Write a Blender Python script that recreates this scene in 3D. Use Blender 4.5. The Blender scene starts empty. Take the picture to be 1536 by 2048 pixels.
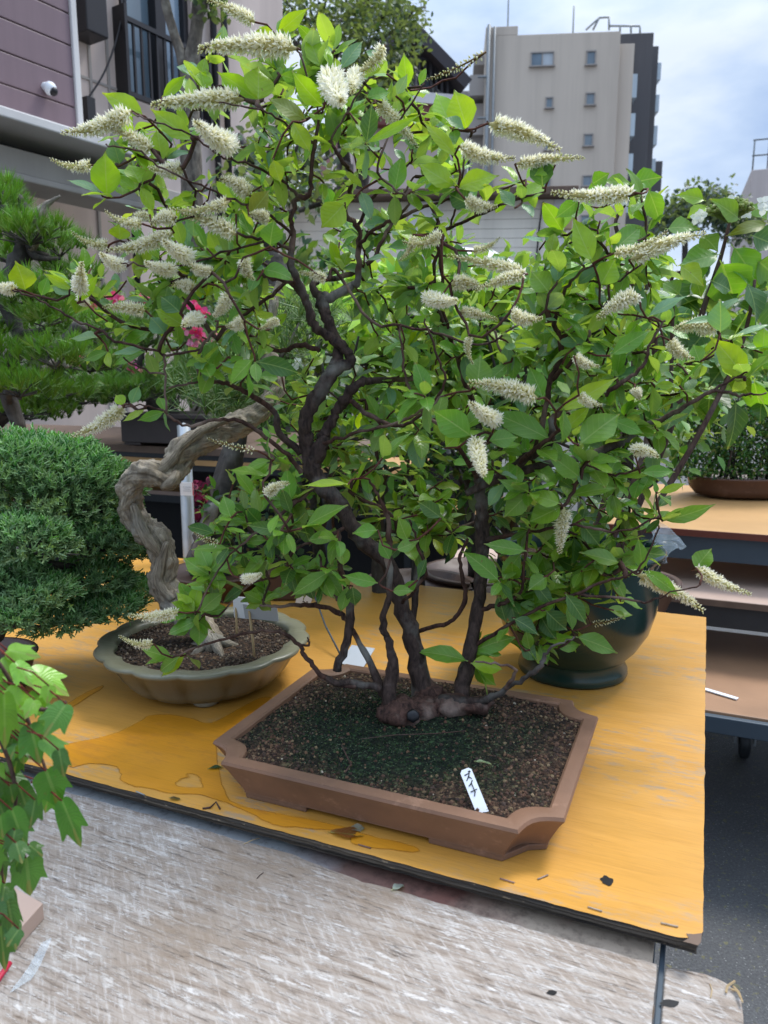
import bpy, math, random
import numpy as np
from mathutils import Vector, Matrix, noise
RND = random.Random(11)
scene = bpy.context.scene
COL = scene.collection
# ---------------------------------------------------------------- survey helpers
# the camera stands at (0,0,1.35); sight lines give the direction in which a measured point lies
FPX, PITCH, CZ = 1507.0, math.radians(10), 1.35
CP, SP = math.cos(PITCH), math.sin(PITCH)
def ray(px, py):
    u = (px-768)/FPX; v = (1024-py)/FPX
    return Vector((u, CP+v*SP, -SP+v*CP))
def P(px, py, Y):
    d = ray(px, py); return d*(Y/d.y)+Vector((0, 0, CZ))
def PX(v):
    x, y, z = v[0], v[1], v[2]-CZ; f = y*CP-z*SP; u = y*SP+z*CP
    return (768+FPX*x/f, 1024-FPX*u/f)
def T(px, py, z):
    d = ray(px, py); t = (z-CZ)/d.z
    return Vector((d.x*t, d.y*t, z))
A23 = math.radians(-23)
E1 = Vector((math.cos(A23), math.sin(A23), 0)); E2 = Vector((-E1.y, E1.x, 0)); EZ = Vector((0, 0, 1))
def E(a, b, z): return E1*a+E2*b+EZ*z
def toE(v): return (v.dot(E1), v.dot(E2))

class MB:
    def __init__(s): s.v = []; s.f = []; s.u = []; s.c = []; s.m = []
    def add(s, vs, fs, us=None, col=(1, 1, 1), m=0, cols=None):
        o = len(s.v); n = len(vs)
        s.v.extend(vs); s.f.extend([tuple(i+o for i in f) for f in fs])
        s.u.extend(us if us else [(0, 0, 0)]*n)
        s.c.extend(cols if cols else [col]*n)
        s.m.extend([m]*len(fs))
    def box(s, c, ax, ay, az, hx, hy, hz, col=(1, 1, 1), m=0):
        c = Vector(c); vs = []
        for z in (-1, 1):
            for y in (-1, 1):
                for x in (-1, 1): vs.append(c+ax*(hx*x)+ay*(hy*y)+az*(hz*z))
        s.add(vs, [(0, 2, 3, 1), (4, 5, 7, 6), (0, 1, 5, 4), (2, 6, 7, 3), (0, 4, 6, 2), (1, 3, 7, 5)], col=col, m=m)
    def ebox(s, a0, a1, b0, b1, z0, z1, col=(1, 1, 1), m=0):
        s.box(E((a0+a1)/2, (b0+b1)/2, (z0+z1)/2), E1, E2, EZ, (a1-a0)/2, (b1-b0)/2, (z1-z0)/2, col, m)
    def build(s, name, mats, parent=None, smooth=True, bevel=0, sub=0):
        off = Vector((0, 0, 0)); p = parent
        while p is not None: off += p.location; p = p.parent
        me = bpy.data.meshes.new(name)
        me.from_pydata([tuple(Vector(v)-off) for v in s.v], [], s.f)
        for m in (mats if isinstance(mats, (list, tuple)) else [mats]): me.materials.append(m)
        if len(set(s.m)) > 1: me.polygons.foreach_set('material_index', s.m)
        at = me.attributes.new('luv', 'FLOAT_VECTOR', 'POINT'); at.data.foreach_set('vector', np.array(s.u, dtype=np.float32).ravel())
        at = me.attributes.new('tint', 'FLOAT_COLOR', 'POINT')
        c = np.ones((len(s.c), 4), dtype=np.float32); c[:, :3] = np.array(s.c, dtype=np.float32).reshape(-1, 3); at.data.foreach_set('color', c.ravel())
        if smooth: me.polygons.foreach_set('use_smooth', [True]*len(me.polygons))
        me.validate(); me.update()
        o = bpy.data.objects.new(name, me); COL.objects.link(o); o.parent = parent
        if bevel:
            b = o.modifiers.new('bevel', 'BEVEL'); b.width = bevel; b.segments = 2; b.limit_method = 'ANGLE'; b.angle_limit = 0.6; b.harden_normals = smooth
        if sub:
            b = o.modifiers.new('sub', 'SUBSURF'); b.levels = sub; b.render_levels = sub
        return o
def tag(o, label=None, cat=None, group=None, kind=None):
    if label: o['label'] = label
    if cat: o['category'] = cat
    if group: o['group'] = group
    if kind: o['kind'] = kind
    return o
def thing(name, label, cat, loc, group=None):
    o = bpy.data.objects.new(name, None); COL.objects.link(o); o.location = loc; o.empty_display_size = .05
    return tag(o, label, cat, group)

def catmull(pts, k=4):
    # pts: list of tuples (any dims) -> resampled list
    out = []; n = len(pts); A = [np.array(p, float) for p in pts]
    for i in range(n-1):
        p0 = A[max(i-1, 0)]; p1 = A[i]; p2 = A[i+1]; p3 = A[min(i+2, n-1)]
        for j in range(k):
            t = j/k
            out.append(.5*((2*p1)+(-p0+p2)*t+(2*p0-5*p1+4*p2-p3)*t*t+(-p0+3*p1-3*p2+p3)*t**3))
    out.append(A[-1]); return out
def tube(mb, pts, rad, n=7, lump=0., lscale=60., col=(1, 1, 1), cap=True, m=0, cols=None, twist=0.):
    pts = [Vector(p[:3]) for p in pts]; k = len(pts)
    if k < 2: return
    if not isinstance(rad, (list, tuple)): rad = [rad]*k
    t0 = (pts[1]-pts[0]).normalized(); up = Vector((.31, .2, .93))
    if abs(t0.dot(up)) > .95: up = Vector((1, 0, 0))
    nrm = (up-t0*up.dot(t0)).normalized()
    vs = []; us = []; cc = []; L = 0
    for i, p in enumerate(pts):
        t = ((pts[min(i+1, k-1)]-pts[max(i-1, 0)]))
        if t.length < 1e-9: t = t0
        t = t.normalized(); nrm = (nrm-t*nrm.dot(t)); nrm = nrm.normalized() if nrm.length > 1e-6 else t.orthogonal().normalized()
        b = t.cross(nrm)
        if i: L += (p-pts[i-1]).length
        for j in range(n):
            a = 2*math.pi*j/n+twist*L; r = rad[i]
            d = nrm*math.cos(a)+b*math.sin(a)
            if lump: r *= 1+lump*(noise.noise((p+d*r)*lscale)+.6*noise.noise((p+d*r)*lscale*2.7))
            vs.append(p+d*r); us.append((j/n, L, 0)); cc.append(cols[i] if cols else col)
    fs = [(i*n+j, i*n+(j+1) % n, (i+1)*n+(j+1) % n, (i+1)*n+j) for i in range(k-1) for j in range(n)]
    if cap:
        vs += [pts[0], pts[-1]+(pts[-1]-pts[-2]).normalized()*rad[-1]*.5]; us += [(0, 0, 0), (0, L, 0)]; cc += [cc[0], cc[-1]]
        a, b2 = k*n, k*n+1
        fs += [(a, (j+1) % n, j) for j in range(n)]+[(b2, (k-1)*n+j, (k-1)*n+(j+1) % n) for j in range(n)]
    mb.add(vs, fs, us, m=m, cols=cc)
def lathe(mb, c, prof, n=48, fn=None, col=(1, 1, 1), m=0, close=False):
    c = Vector(c); vs = []; k = len(prof)
    for i, (r, z) in enumerate(prof):
        for j in range(n):
            a = 2*math.pi*j/n; rr, zz = (fn(r, z, a) if fn else (r, z))
            vs.append(c+Vector((rr*math.cos(a), rr*math.sin(a), zz)))
    fs = [(i*n+j, i*n+(j+1) % n, (i+1)*n+(j+1) % n, (i+1)*n+j) for i in range(k-1) for j in range(n)]
    mb.add(vs, fs, [(j/n, prof[i][1], 0) for i in range(k) for j in range(n)], col=col, m=m)
    if close:
        mb.add([vs[(k-1)*n+j] for j in range(n)], [tuple(range(n))], col=col, m=m)
def prism(mb, poly, z0, z1, col=(1, 1, 1), m=0):
    n = len(poly); vs = [Vector((p[0], p[1], z0)) for p in poly]+[Vector((p[0], p[1], z1)) for p in poly]
    mb.add(vs, [tuple(range(n-1, -1, -1)), tuple(range(n, 2*n))]+[(i, (i+1) % n, n+(i+1) % n, n+i) for i in range(n)], col=col, m=m)
def blob(mb, c, r, col=(1, 1, 1), m=0, sq=(1, 1, 1), seed=0, lump=.25):
    # 20-face pebble
    t = 1.618; pts = [(-1, t, 0), (1, t, 0), (-1, -t, 0), (1, -t, 0), (0, -1, t), (0, 1, t), (0, -1, -t), (0, 1, -t), (t, 0, -1), (t, 0, 1), (-t, 0, -1), (-t, 0, 1)]
    q = RND
    vs = [Vector((p[0]*sq[0], p[1]*sq[1], p[2]*sq[2]))*(r/1.9*(1+lump*(q.random()-.5)))+Vector(c) for p in pts]
    mb.add(vs, [(0, 11, 5), (0, 5, 1), (0, 1, 7), (0, 7, 10), (0, 10, 11), (1, 5, 9), (5, 11, 4), (11, 10, 2), (10, 7, 6), (7, 1, 8), (3, 9, 4), (3, 4, 2), (3, 2, 6), (3, 6, 8), (3, 8, 9), (4, 9, 5), (2, 4, 11), (6, 2, 10), (8, 6, 7), (9, 8, 1)], col=col, m=m)
def inside(x, y, poly):
    c = False; n = len(poly); j = n-1
    for i in range(n):
        if (poly[i][1] > y) != (poly[j][1] > y) and x < (poly[j][0]-poly[i][0])*(y-poly[i][1])/(poly[j][1]-poly[i][1])+poly[i][0]: c = not c
        j = i
    return c
def frand(a, b): return RND.uniform(a, b)
def rvec(s=1): return Vector((RND.gauss(0, s), RND.gauss(0, s), RND.gauss(0, s)))

# ---------------------------------------------------------------- material helper
class NG:
    def __init__(s, name):
        s.mat = bpy.data.materials.new(name); s.mat.use_nodes = True; s.nt = s.mat.node_tree
        s.b = s.nt.nodes['Principled BSDF']; s.out = s.nt.nodes['Material Output']
    def n(s, typ, ins=None, **props):
        nd = s.nt.nodes.new(typ)
        for k, v in props.items(): setattr(nd, k, v)
        for k, v in (ins or {}).items():
            if isinstance(v, bpy.types.NodeSocket): s.nt.links.new(v, nd.inputs[k])
            else: nd.inputs[k].default_value = v
        return nd
    def link(s, a, b): s.nt.links.new(a, b)
    def set(s, **kw):
        for k, v in kw.items():
            k = k.replace('_', ' ')
            if isinstance(v, bpy.types.NodeSocket): s.link(v, s.b.inputs[k])
            else: s.b.inputs[k].default_value = v
    def pos(s, rot=0., scale=(1, 1, 1), obj=False):
        src = s.n('ShaderNodeTexCoord').outputs['Object'] if obj else s.n('ShaderNodeNewGeometry').outputs['Position']
        if rot: src = s.n('ShaderNodeMapping', {'Vector': src, 'Rotation': (0, 0, rot)}).outputs[0]
        return s.n('ShaderNodeMapping', {'Vector': src, 'Scale': scale}).outputs[0]
    def noise(s, vec, scale, detail=4, rough=.55, dist=0):
        return s.n('ShaderNodeTexNoise', {'Vector': vec, 'Scale': scale, 'Detail': detail, 'Roughness': rough, 'Distortion': dist}).outputs['Fac']
    def vor(s, vec, scale, feat='F1', out='Distance'):
        return s.n('ShaderNodeTexVoronoi', {'Vector': vec, 'Scale': scale}, feature=feat).outputs[out]
    def ramp(s, fac, stops, interp='LINEAR'):
        r = s.n('ShaderNodeValToRGB', {'Fac': fac}); e = r.color_ramp.elements; r.color_ramp.interpolation = interp
        while len(e) < len(stops): e.new(.5)
        for i, (p, c) in enumerate(stops):
            e[i].position = p; e[i].color = (c, c, c, 1) if isinstance(c, (int, float)) else (*c, 1)
        return r.outputs['Color']
    def mix(s, fac, a, b, mode='MIX'):
        m = s.n('ShaderNodeMix', data_type='RGBA', blend_type=mode)
        for i, v in ((0, fac), (6, a), (7, b)):
            if isinstance(v, bpy.types.NodeSocket): s.link(v, m.inputs[i])
            else: m.inputs[i].default_value = v if i == 0 else ((*v, 1) if len(v) == 3 else v)
        return m.outputs[2]
    def math(s, op, a, b=0., c=0., clamp=False):
        m = s.n('ShaderNodeMath', {0: a, 1: b, 2: c}, operation=op); m.use_clamp = clamp; return m.outputs[0]
    def bump(s, h, strength=.4, dist=.002):
        s.link(s.n('ShaderNodeBump', {'Height': h, 'Strength': strength, 'Distance': dist}).outputs[0], s.b.inputs['Normal'])
    def attr(s, name): return s.n('ShaderNodeAttribute', attribute_name=name)
def simple(name, col, rough=.6, var=.25, scale=12., metal=0., bump=.15, bscale=80., obj=False, spec=.4, tint=False):
    g = NG(name); v = g.pos(obj=obj)
    c = g.mix(g.noise(v, scale), tuple(x*(1-var) for x in col), tuple(min(1, x*(1+var)) for x in col))
    if scale < 1.3: c = g.mix(g.ramp(g.noise(g.n('ShaderNodeMapping', {'Vector': v, 'Scale': (1.6, 1.6, .10)}).outputs[0], max(.5, scale*1.5), 5, .65), [(.45, 0.), (.70, .38)]), c, tuple(x*.5 for x in col))
    if tint: c = g.mix(1, c, g.attr('tint').outputs['Color'], 'MULTIPLY')
    g.set(Base_Color=c, Roughness=rough, Metallic=metal, Specular_IOR_Level=spec)
    if bump: g.bump(g.noise(v, bscale, 5), bump, .002)
    return g.mat
# ---------------------------------------------------------------- materials
M = {}
def leaf_mat(name, trans=.35, rough=.42, vein=True, spec=.45, va=.45):
    g = NG(name); t = g.attr('tint').outputs['Color']; uv = g.n('ShaderNodeSeparateXYZ', {0: g.attr('luv').outputs['Vector']})
    geo = g.n('ShaderNodeNewGeometry')
    c = g.mix(g.math('MULTIPLY', g.noise(g.pos(), 60., 2), .5), t, (.10, .19, .02)) if vein else t
    c = g.mix(g.noise(g.pos(), 9., 2), g.mix(1, c, (.72, .8, .8), 'MULTIPLY'), c)
    if vein:
        c = g.mix(g.ramp(g.noise(g.pos(), 130., 3, .6), [(.70, 0.), (.74, .7)]), c, (.16, .10, .025))
        c = g.mix(g.math('MULTIPLY', g.math('GREATER_THAN', uv.outputs[1], .93), .5), c, (.22, .13, .03))
        au = g.math('ABSOLUTE', g.math('SUBTRACT', uv.outputs[0], .5))
        mid = g.math('LESS_THAN', au, .022)
        sv = g.math('SINE', g.math('MULTIPLY', g.math('SUBTRACT', uv.outputs[1], g.math('MULTIPLY', au, .55)), 44.))
        svm = g.math('GREATER_THAN', sv, .93)
        vm = g.math('MAXIMUM', mid, g.math('MULTIPLY', svm, .35))
        c = g.mix(g.math('MULTIPLY', vm, va), c, (.36, .48, .16))
        g.bump(g.math('SUBTRACT', g.math('MULTIPLY', sv, .3), g.math('MULTIPLY', vm, .8)), .35, .0008)
    back = g.mix(geo.outputs['Backfacing'], c, g.mix(.35, c, (.30, .38, .20)))
    g.set(Base_Color=back, Roughness=rough, Specular_IOR_Level=spec)
    tr = g.n('ShaderNodeBsdfTranslucent', {'Color': g.mix(1, back, (1.9, 1.75, .6), 'MULTIPLY')})
    ms = g.n('ShaderNodeMixShader', {0: trans, 1: g.b.outputs[0], 2: tr.outputs[0]})
    g.link(ms.outputs[0], g.out.inputs['Surface']); return g.mat
M['leaf'] = leaf_mat('itea_leaf', .40, .36, True, .5, .4)
M['leaf_bg'] = leaf_mat('shrub_leaf', .3, .5, False)
M['maple'] = leaf_mat('maple_leaf', .32, .32, True, .5, .2)
M['needle'] = leaf_mat('needle', .22, .55, False, .3)
def petal_mat():
    g = NG('petal'); t = g.attr('tint').outputs['Color']; g.set(Base_Color=t, Roughness=.6, Specular_IOR_Level=.25)
    tr = g.n('ShaderNodeBsdfTranslucent', {'Color': t}); ms = g.n('ShaderNodeMixShader', {0: .5, 1: g.b.outputs[0], 2: tr.outputs[0]})
    g.link(ms.outputs[0], g.out.inputs['Surface']); return g.mat
M['petal'] = petal_mat()
def bark(name, dark, light, lichen=.25, fiss=90., tint=True, bs=.8, bd=.003, along=False):
    g = NG(name); v = g.pos(); uv = g.attr('luv').outputs['Vector']
    st = g.n('ShaderNodeMapping', {'Vector': v, 'Scale': (1, 1, .35)}).outputs[0]
    n1 = g.noise(st, fiss, 6, .65, .6)
    if along:
        n0 = g.noise(g.n('ShaderNodeMapping', {'Vector': uv, 'Scale': (16, 26, 1)}).outputs[0], 1., 6, .7, 1.2); n1 = g.math('ADD', g.math('MULTIPLY', n1, .35), g.math('MULTIPLY', n0, .65))
    n2 = g.noise(v, 14., 4)
    c = g.ramp(n1, [(.3, dark), (.7, light)])
    c = g.mix(g.ramp(n2, [(.5, 0.), (.68, lichen)]), c, (.30, .30, .27))
    if tint: c = g.mix(1, c, g.attr('tint').outputs['Color'], 'MULTIPLY')
    g.set(Base_Color=c, Roughness=.8, Specular_IOR_Level=.25); g.bump(n1, bs, bd); return g.mat
M['bark'] = bark('dark_bark', (.012, .008, .007), (.085, .056, .046), .55, 130., bs=1., bd=.004)
M['twig'] = bark('twig_bark', (.03, .017, .014), (.11, .062, .048), .15, 160., bd=.0008)
M['deadwood'] = bark('grey_driftwood', (.035, .023, .015), (.60, .51, .39), .6, 85., bs=1.0, bd=.012, along=True)
M['bg_bark'] = bark('rough_bark', (.02, .018, .017), (.09, .08, .07), .2, 30., bd=.008)
def ply_mat(name, base, scuff=(.30, .235, .165), wet=False):
    g = NG(name); v = g.pos(rot=-A23, scale=(1, 1, 1)); vs = g.pos(rot=-A23, scale=(.9, 7, 1)); v2 = g.pos(rot=-A23, scale=(1.2, 4, 1))
    n = g.noise(vs, 5., 6, .6, .4)
    c = g.mix(n, tuple(x*.78 for x in base), tuple(min(1, x*1.12) for x in base))
    fine = g.noise(g.pos(rot=-A23, scale=(2, 60, 1)), 8., 4, .7)
    c = g.mix(g.ramp(fine, [(.35, .28), (.6, 0.)]), c, tuple(x*.66 for x in base))
    big = g.noise(v, 3.2, 4, .6)
    c = g.mix(g.ramp(big, [(.42, 0.), (.72, .55)]), c, (min(1, base[0]*1.10), base[1]*1.24, base[2]*2.2))
    sc = g.math('MULTIPLY', g.ramp(g.noise(v2, 17., 6, .78), [(.50, 0.), (.62, .75)]), g.ramp(g.noise(v, 4.2, 3), [(.47, 0.), (.58, 1.)]))
    c = g.mix(g.ramp(g.noise(g.pos(rot=-A23, scale=(1.5, 26, 1)), 10., 6, .75), [(.50, 0.), (.68, .38)]), c, tuple(x*.55 for x in base))
    c = g.mix(sc, c, scuff)
    dirt = g.ramp(g.noise(g.pos(rot=-A23+.5, scale=(2, 14, 1)), 16., 3, .7), [(.73, 0.), (.76, .5)])
    c = g.mix(dirt, c, (.09, .06, .035))
    r = g.mix(n, (.30,)*3, (.52,)*3)
    g.set(Base_Color=c, Roughness=r, Specular_IOR_Level=.5); g.bump(g.noise(vs, 40., 5), .12, .001); return g
M['ply'] = ply_mat('orange_plywood', (.56, .27, .042)).mat
def wet_mat():
    g = ply_mat('wet_plywood', (.56, .225, .010), (.42, .17, .02)); g.set(Roughness=.07, Specular_IOR_Level=.5)
    h = g.noise(g.pos(rot=-A23, scale=(1, 2.2, 1)), 10., 2, .4)
    a = g.math('MAXIMUM', g.ramp(h, [(.66, 0.), (.685, 1.)]), g.math('SUBTRACT', 1., g.ramp(g.n('ShaderNodeSeparateColor', {0: g.attr('tint').outputs['Color']}).outputs[0], [(.05, 0.), (.9, 1.)])))
    tr = g.n('ShaderNodeBsdfTransparent'); ms = g.n('ShaderNodeMixShader', {0: a, 1: g.b.outputs[0], 2: tr.outputs[0]})
    g.nt.links.remove(g.b.inputs['Normal'].links[0])
    g.link(ms.outputs[0], g.out.inputs['Surface']); return g.mat
M['wet'] = wet_mat()
def edge_mat(name='ply_edge', cols=((.02, .016, .013), (.12, .09, .06), (.05, .04, .03))):
    g = NG(name); v = g.pos(rot=-A23, scale=(3, 3, 260))
    n = g.noise(v, 1.3, 5, .7); c = g.ramp(n, [(.38, cols[0]), (.52, cols[2]), (.72, cols[1])])
    ch = g.noise(g.pos(rot=-A23, scale=(20, 20, 60)), 3., 4, .7); c = g.mix(g.ramp(ch, [(.62, 0.), (.7, .7)]), c, (.32, .24, .15))
    g.set(Base_Color=c, Roughness=.85); g.bump(n, .8, .003); return g.mat
M['edge'] = edge_mat()
M['edge_light'] = edge_mat('ply_edge_light', ((.10, .07, .045), (.36, .26, .15), (.22, .15, .09)))
def weathered():
    g = NG('weathered_board'); v = g.pos(rot=-A23+.02, scale=(1.7, 15, 1)); v0 = g.pos(rot=-A23)
    grain = g.noise(v, 9., 8, .68, .5); fine = g.noise(g.pos(rot=-A23+.05, scale=(2.2, 20, 1)), 11., 6, .7, .3)
    c = g.ramp(grain, [(.30, (.10, .07, .05)), (.42, (.255, .205, .165)), (.56, (.35, .305, .265)), (.74, (.47, .43, .39))])
    flake = g.math('ADD', g.math('MULTIPLY', fine, .55), g.math('MULTIPLY', g.noise(g.pos(rot=-A23, scale=(2.6, 6., 1)), 17., 8, .8), .6))
    fm = g.ramp(flake, [(.60, 0.), (.66, .68)])
    xs = g.noise(g.pos(rot=-A23+.75, scale=(1.6, 12, 1)), 20., 5, .7); c = g.mix(g.ramp(xs, [(.54, 0.), (.64, .45)]), c, (.58, .55, .52)); c = g.mix(g.ramp(xs, [(.36, .45), (.45, 0.)]), c, (.17, .13, .10))
    c = g.mix(fm, c, g.mix(g.noise(v0, 9.), (.54, .505, .47), (.74, .715, .685)))
    br = g.ramp(g.noise(v0, 3.1, 4, .6), [(.50, 0.), (.66, .6)]); c = g.mix(br, c, (.25, .18, .12))
    dk = g.ramp(g.noise(g.pos(rot=-A23+.03, scale=(2.4, 26, 1)), 10., 6, .75), [(.58, 0.), (.68, .75)]); c = g.mix(dk, c, (.06, .045, .035))
    # hairline cracks across the grain
    ck = g.n('ShaderNodeTexVoronoi', {'Vector': g.pos(rot=-A23+.06, scale=(2.2, 9., 1)), 'Scale': 6.}, feature='DISTANCE_TO_EDGE').outputs['Distance']
    cm = g.ramp(ck, [(.0, .30), (.022, 0.)]); c = g.mix(cm, c, (.14, .11, .09))
    g.set(Base_Color=c, Roughness=.62, Specular_IOR_Level=.4)
    g.bump(g.math('ADD', g.math('MULTIPLY', grain, 1.), g.math('ADD', g.math('MULTIPLY', fm, .5), g.math('MULTIPLY', dk, -.8))), .55, .003); return g.mat
M['board'] = weathered()
def clay(name, base, rough=.55, dirt=(.06, .04, .03)):
    g = NG(name); v = g.pos(); c = g.mix(g.noise(v, 14., 5), tuple(x*.75 for x in base), tuple(x*1.2 for x in base))
    c = g.mix(g.ramp(g.noise(v, 5., 4, .6), [(.5, 0.), (.75, .4)]), c, dirt)
    c = g.mix(g.ramp(g.noise(v, 22., 7, .75), [(.56, 0.), (.68, .4)]), c, tuple(min(1, x*1.9+.04) for x in base))
    z = g.n('ShaderNodeSeparateXYZ', {0: g.n('ShaderNodeNewGeometry').outputs['Position']}).outputs[2]
    c = g.mix(g.math('MULTIPLY', g.ramp(g.math('MULTIPLY_ADD', z, 14., -11.06), [(0., .6), (.35, 0.)]), g.noise(v, 30., 3)), c, dirt)
    g.set(Base_Color=c, Roughness=g.mix(g.noise(v, 20.), (rough-.08,)*3, (rough+.15,)*3), Specular_IOR_Level=.4)
    g.bump(g.noise(v, 260., 4), .2, .0006); return g.mat
M['clay'] = clay('brown_clay', (.20, .105, .062))
M['clay_dark'] = clay('dark_brown_clay', (.085, .042, .028), .45)
def glaze(name, a, b, rough=.12, chip=True):
    g = NG(name); v = g.pos(); c = g.mix(g.noise(v, 6., 4), a, b)
    if chip: c = g.mix(g.ramp(g.noise(v, 16., 5, .7), [(.70, 0.), (.73, .85)]), c, (.26, .17, .10))
    g.set(Base_Color=c, Roughness=rough, Specular_IOR_Level=.5); g.bump(g.noise(v, 30., 3), .08, .002); return g.mat
M['green_glaze'] = glaze('green_glaze', (.003, .020, .017), (.007, .036, .030), .2)
M['celadon'] = glaze('celadon_glaze', (.115, .115, .075), (.22, .21, .145), .35, False)
def celadon_pot():
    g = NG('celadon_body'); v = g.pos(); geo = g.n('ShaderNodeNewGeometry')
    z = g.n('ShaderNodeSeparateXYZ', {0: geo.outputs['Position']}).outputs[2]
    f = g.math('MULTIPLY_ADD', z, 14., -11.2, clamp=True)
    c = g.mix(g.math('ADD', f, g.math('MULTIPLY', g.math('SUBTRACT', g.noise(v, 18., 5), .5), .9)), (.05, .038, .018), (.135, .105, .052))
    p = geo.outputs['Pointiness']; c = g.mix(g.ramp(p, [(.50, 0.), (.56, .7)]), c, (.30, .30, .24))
    g.set(Base_Color=c, Roughness=.32); g.bump(g.noise(v, 40., 4), .15, .002); return g.mat
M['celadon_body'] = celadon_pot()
def soil_mat():
    g = NG('bonsai_soil'); v = g.pos(); d = g.vor(v, 210.); cc = g.vor(v, 210., out='Color')
    s = g.n('ShaderNodeSeparateColor', {0: cc}).outputs[0]
    c = g.ramp(s, [(0., (.012, .007, .004)), (.5, (.04, .021, .012)), (.85, (.09, .048, .028)), (1., (.17, .11, .06))])
    t = g.attr('tint').outputs['Color']; c = g.mix(1, c, t, 'MULTIPLY')
    g.set(Base_Color=c, Roughness=.85, Specular_IOR_Level=.3); g.bump(g.math('SUBTRACT', g.noise(v, 90., 5), d), 1., .006); return g.mat
M['soil'] = soil_mat()
def gran_mat():
    g = NG('soil_granule'); c = g.mix(g.noise(g.pos(), 300., 3), (.5, .5, .5), (1.1, 1.1, 1.1)); c = g.mix(1, c, g.attr('tint').outputs['Color'], 'MULTIPLY')
    g.set(Base_Color=c, Roughness=.75); return g.mat
M['granule'] = gran_mat()
def asphalt():
    g = NG('asphalt'); v = g.pos(); n = g.noise(v, 180., 3, .7)
    c = g.ramp(g.noise(v, 150., 6, .75), [(.3, (.045, .047, .05)), (.5, (.085, .088, .092)), (.7, (.15, .153, .157))])
    dd = g.vor(v, 170.); sp = g.n('ShaderNodeSeparateColor', {0: g.vor(v, 170., out='Color')}).outputs[0]
    c = g.mix(g.math('MULTIPLY', g.ramp(sp, [(.80, 0.), (.95, .8)]), g.ramp(dd, [(.25, 1.), (.4, 0.)])), c, (.30, .30, .29))
    c = g.mix(g.ramp(g.noise(v, 2.2, 5, .6), [(.4, .35), (.65, 0.)]), c, (.022, .023, .025))
    lit = g.math('MULTIPLY', g.ramp(g.noise(v, 46., 3, .6), [(.60, 0.), (.66, .7)]), g.ramp(g.noise(v, 1.4, 3), [(.42, 0.), (.55, 1.)]))
    c = g.mix(lit, c, (.16, .15, .06))
    g.set(Base_Color=c, Roughness=.75); g.bump(n, .8, .006); return g.mat
M['asphalt'] = asphalt()
M['steel'] = simple('grey_steel', (.20, .215, .22), .45, .3, 9., .3, .1)
M['bluesteel'] = simple('blue_grey_steel', (.055, .075, .095), .5, .25, 6., .2, .1)
M['blacksteel'] = simple('black_steel', (.03, .034, .038), .45, .3, 14., .3, .1)
M['galv'] = simple('galvanised_pipe', (.40, .42, .43), .4, .25, 25., .7, .05)
def rust():
    g = NG('rusty_angle_steel'); v = g.pos(rot=-A23); x = g.n('ShaderNodeSeparateXYZ', {0: v}).outputs[0]
    f = g.math('ADD', g.math('MULTIPLY_ADD', x, 2.6, 1.35, clamp=True), g.math('MULTIPLY', g.math('SUBTRACT', g.noise(v, 6., 5), .5), .9))
    c = g.ramp(f, [(.25, (.27, .29, .30)), (.48, (.17, .10, .08)), (.8, (.19, .085, .065)), (1., (.36, .29, .22))])
    c = g.mix(g.ramp(g.noise(v, 60., 5, .7), [(.5, 0.), (.7, .6)]), c, (.05, .03, .025))
    g.set(Base_Color=c, Roughness=.7); g.bump(g.noise(v, 120., 5), .5, .002); return g.mat
M['rust'] = rust()
M['white'] = simple('white_plastic', (.74, .76, .79), .4, .06, 30., 0, 0)
M['card'] = simple('grey_white_card', (.46, .49, .53), .5, .1, 6., 0, 0)
M['ink'] = simple('black_ink', (.006, .006, .008), .4, 0, 5., 0, 0)
M['redink'] = simple('red_ink', (.45, .02, .05), .5, .1, 5., 0, 0)
M['bamboo'] = simple('bamboo_stick', (.42, .30, .16), .6, .3, 40., 0, .2)
M['pinkply'] = simple('pink_plywood', (.43, .31, .25), .6, .22, 5., 0, .1)
M['shelfply'] = simple('shelf_plywood', (.43, .245, .095), .55, .3, 4., 0, .15)
M['wornply'] = simple('worn_plywood', (.32, .18, .10), .5, .45, 3.5, 0, .2)
M['woodedge'] = simple('dark_wood_edge', (.13, .085, .06), .7, .4, 20., 0, .3)
M['redwood'] = simple('red_brown_edge', (.12, .030, .018), .6, .35, 15., 0, .3)
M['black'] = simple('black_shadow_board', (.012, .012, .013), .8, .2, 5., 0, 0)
M['brownpot'] = simple('dark_rect_pot', (.045, .034, .032), .5, .25, 14., 0, .1)
M['purple'] = simple('purple_siding', (.20, .135, .15), .55, .10, 1.2, 0, .05, 200.)
M['purple_dark'] = simple('purple_groove', (.055, .03, .04), .7, .1, 3., 0, 0)
M['concrete'] = simple('pinkish_concrete', (.56, .46, .41), .8, .12, 1.0, 0, .1, 60.)
M['eave'] = simple('grey_eave', (.58, .56, .54), .7, .25, 1.6, 0, .1)
M['fascia'] = simple('beige_fascia', (.36, .33, .29), .7, .15, 1.0, 0, .05)
M['darkwall'] = simple('dark_shop_wall', (.035, .03, .028), .8, .3, 1.2, 0, 0)
M['brownwall'] = simple('brown_shop_wall', (.16, .125, .10), .8, .25, 1.2, 0, 0)
M['frame'] = simple('dark_window_frame', (.022, .02, .022), .45, .2, 5., .2, 0)
M['beige'] = simple('beige_render', (.53, .455, .375), .85, .06, .22, 0, .08, 8.)
M['beige2'] = simple('beige_render_dark', (.33, .30, .275), .85, .06, .3, 0, .05, 8.)
M['charcoal'] = simple('charcoal_panel', (.085, .08, .082), .7, .1, .3, 0, .05, 8.)
M['cream'] = simple('cream_siding', (.82, .76, .65), .7, .08, .8, 0, .03)
M['whitewall'] = simple('white_wall', (.70, .69, .68), .75, .08, .6, 0, .03)
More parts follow.
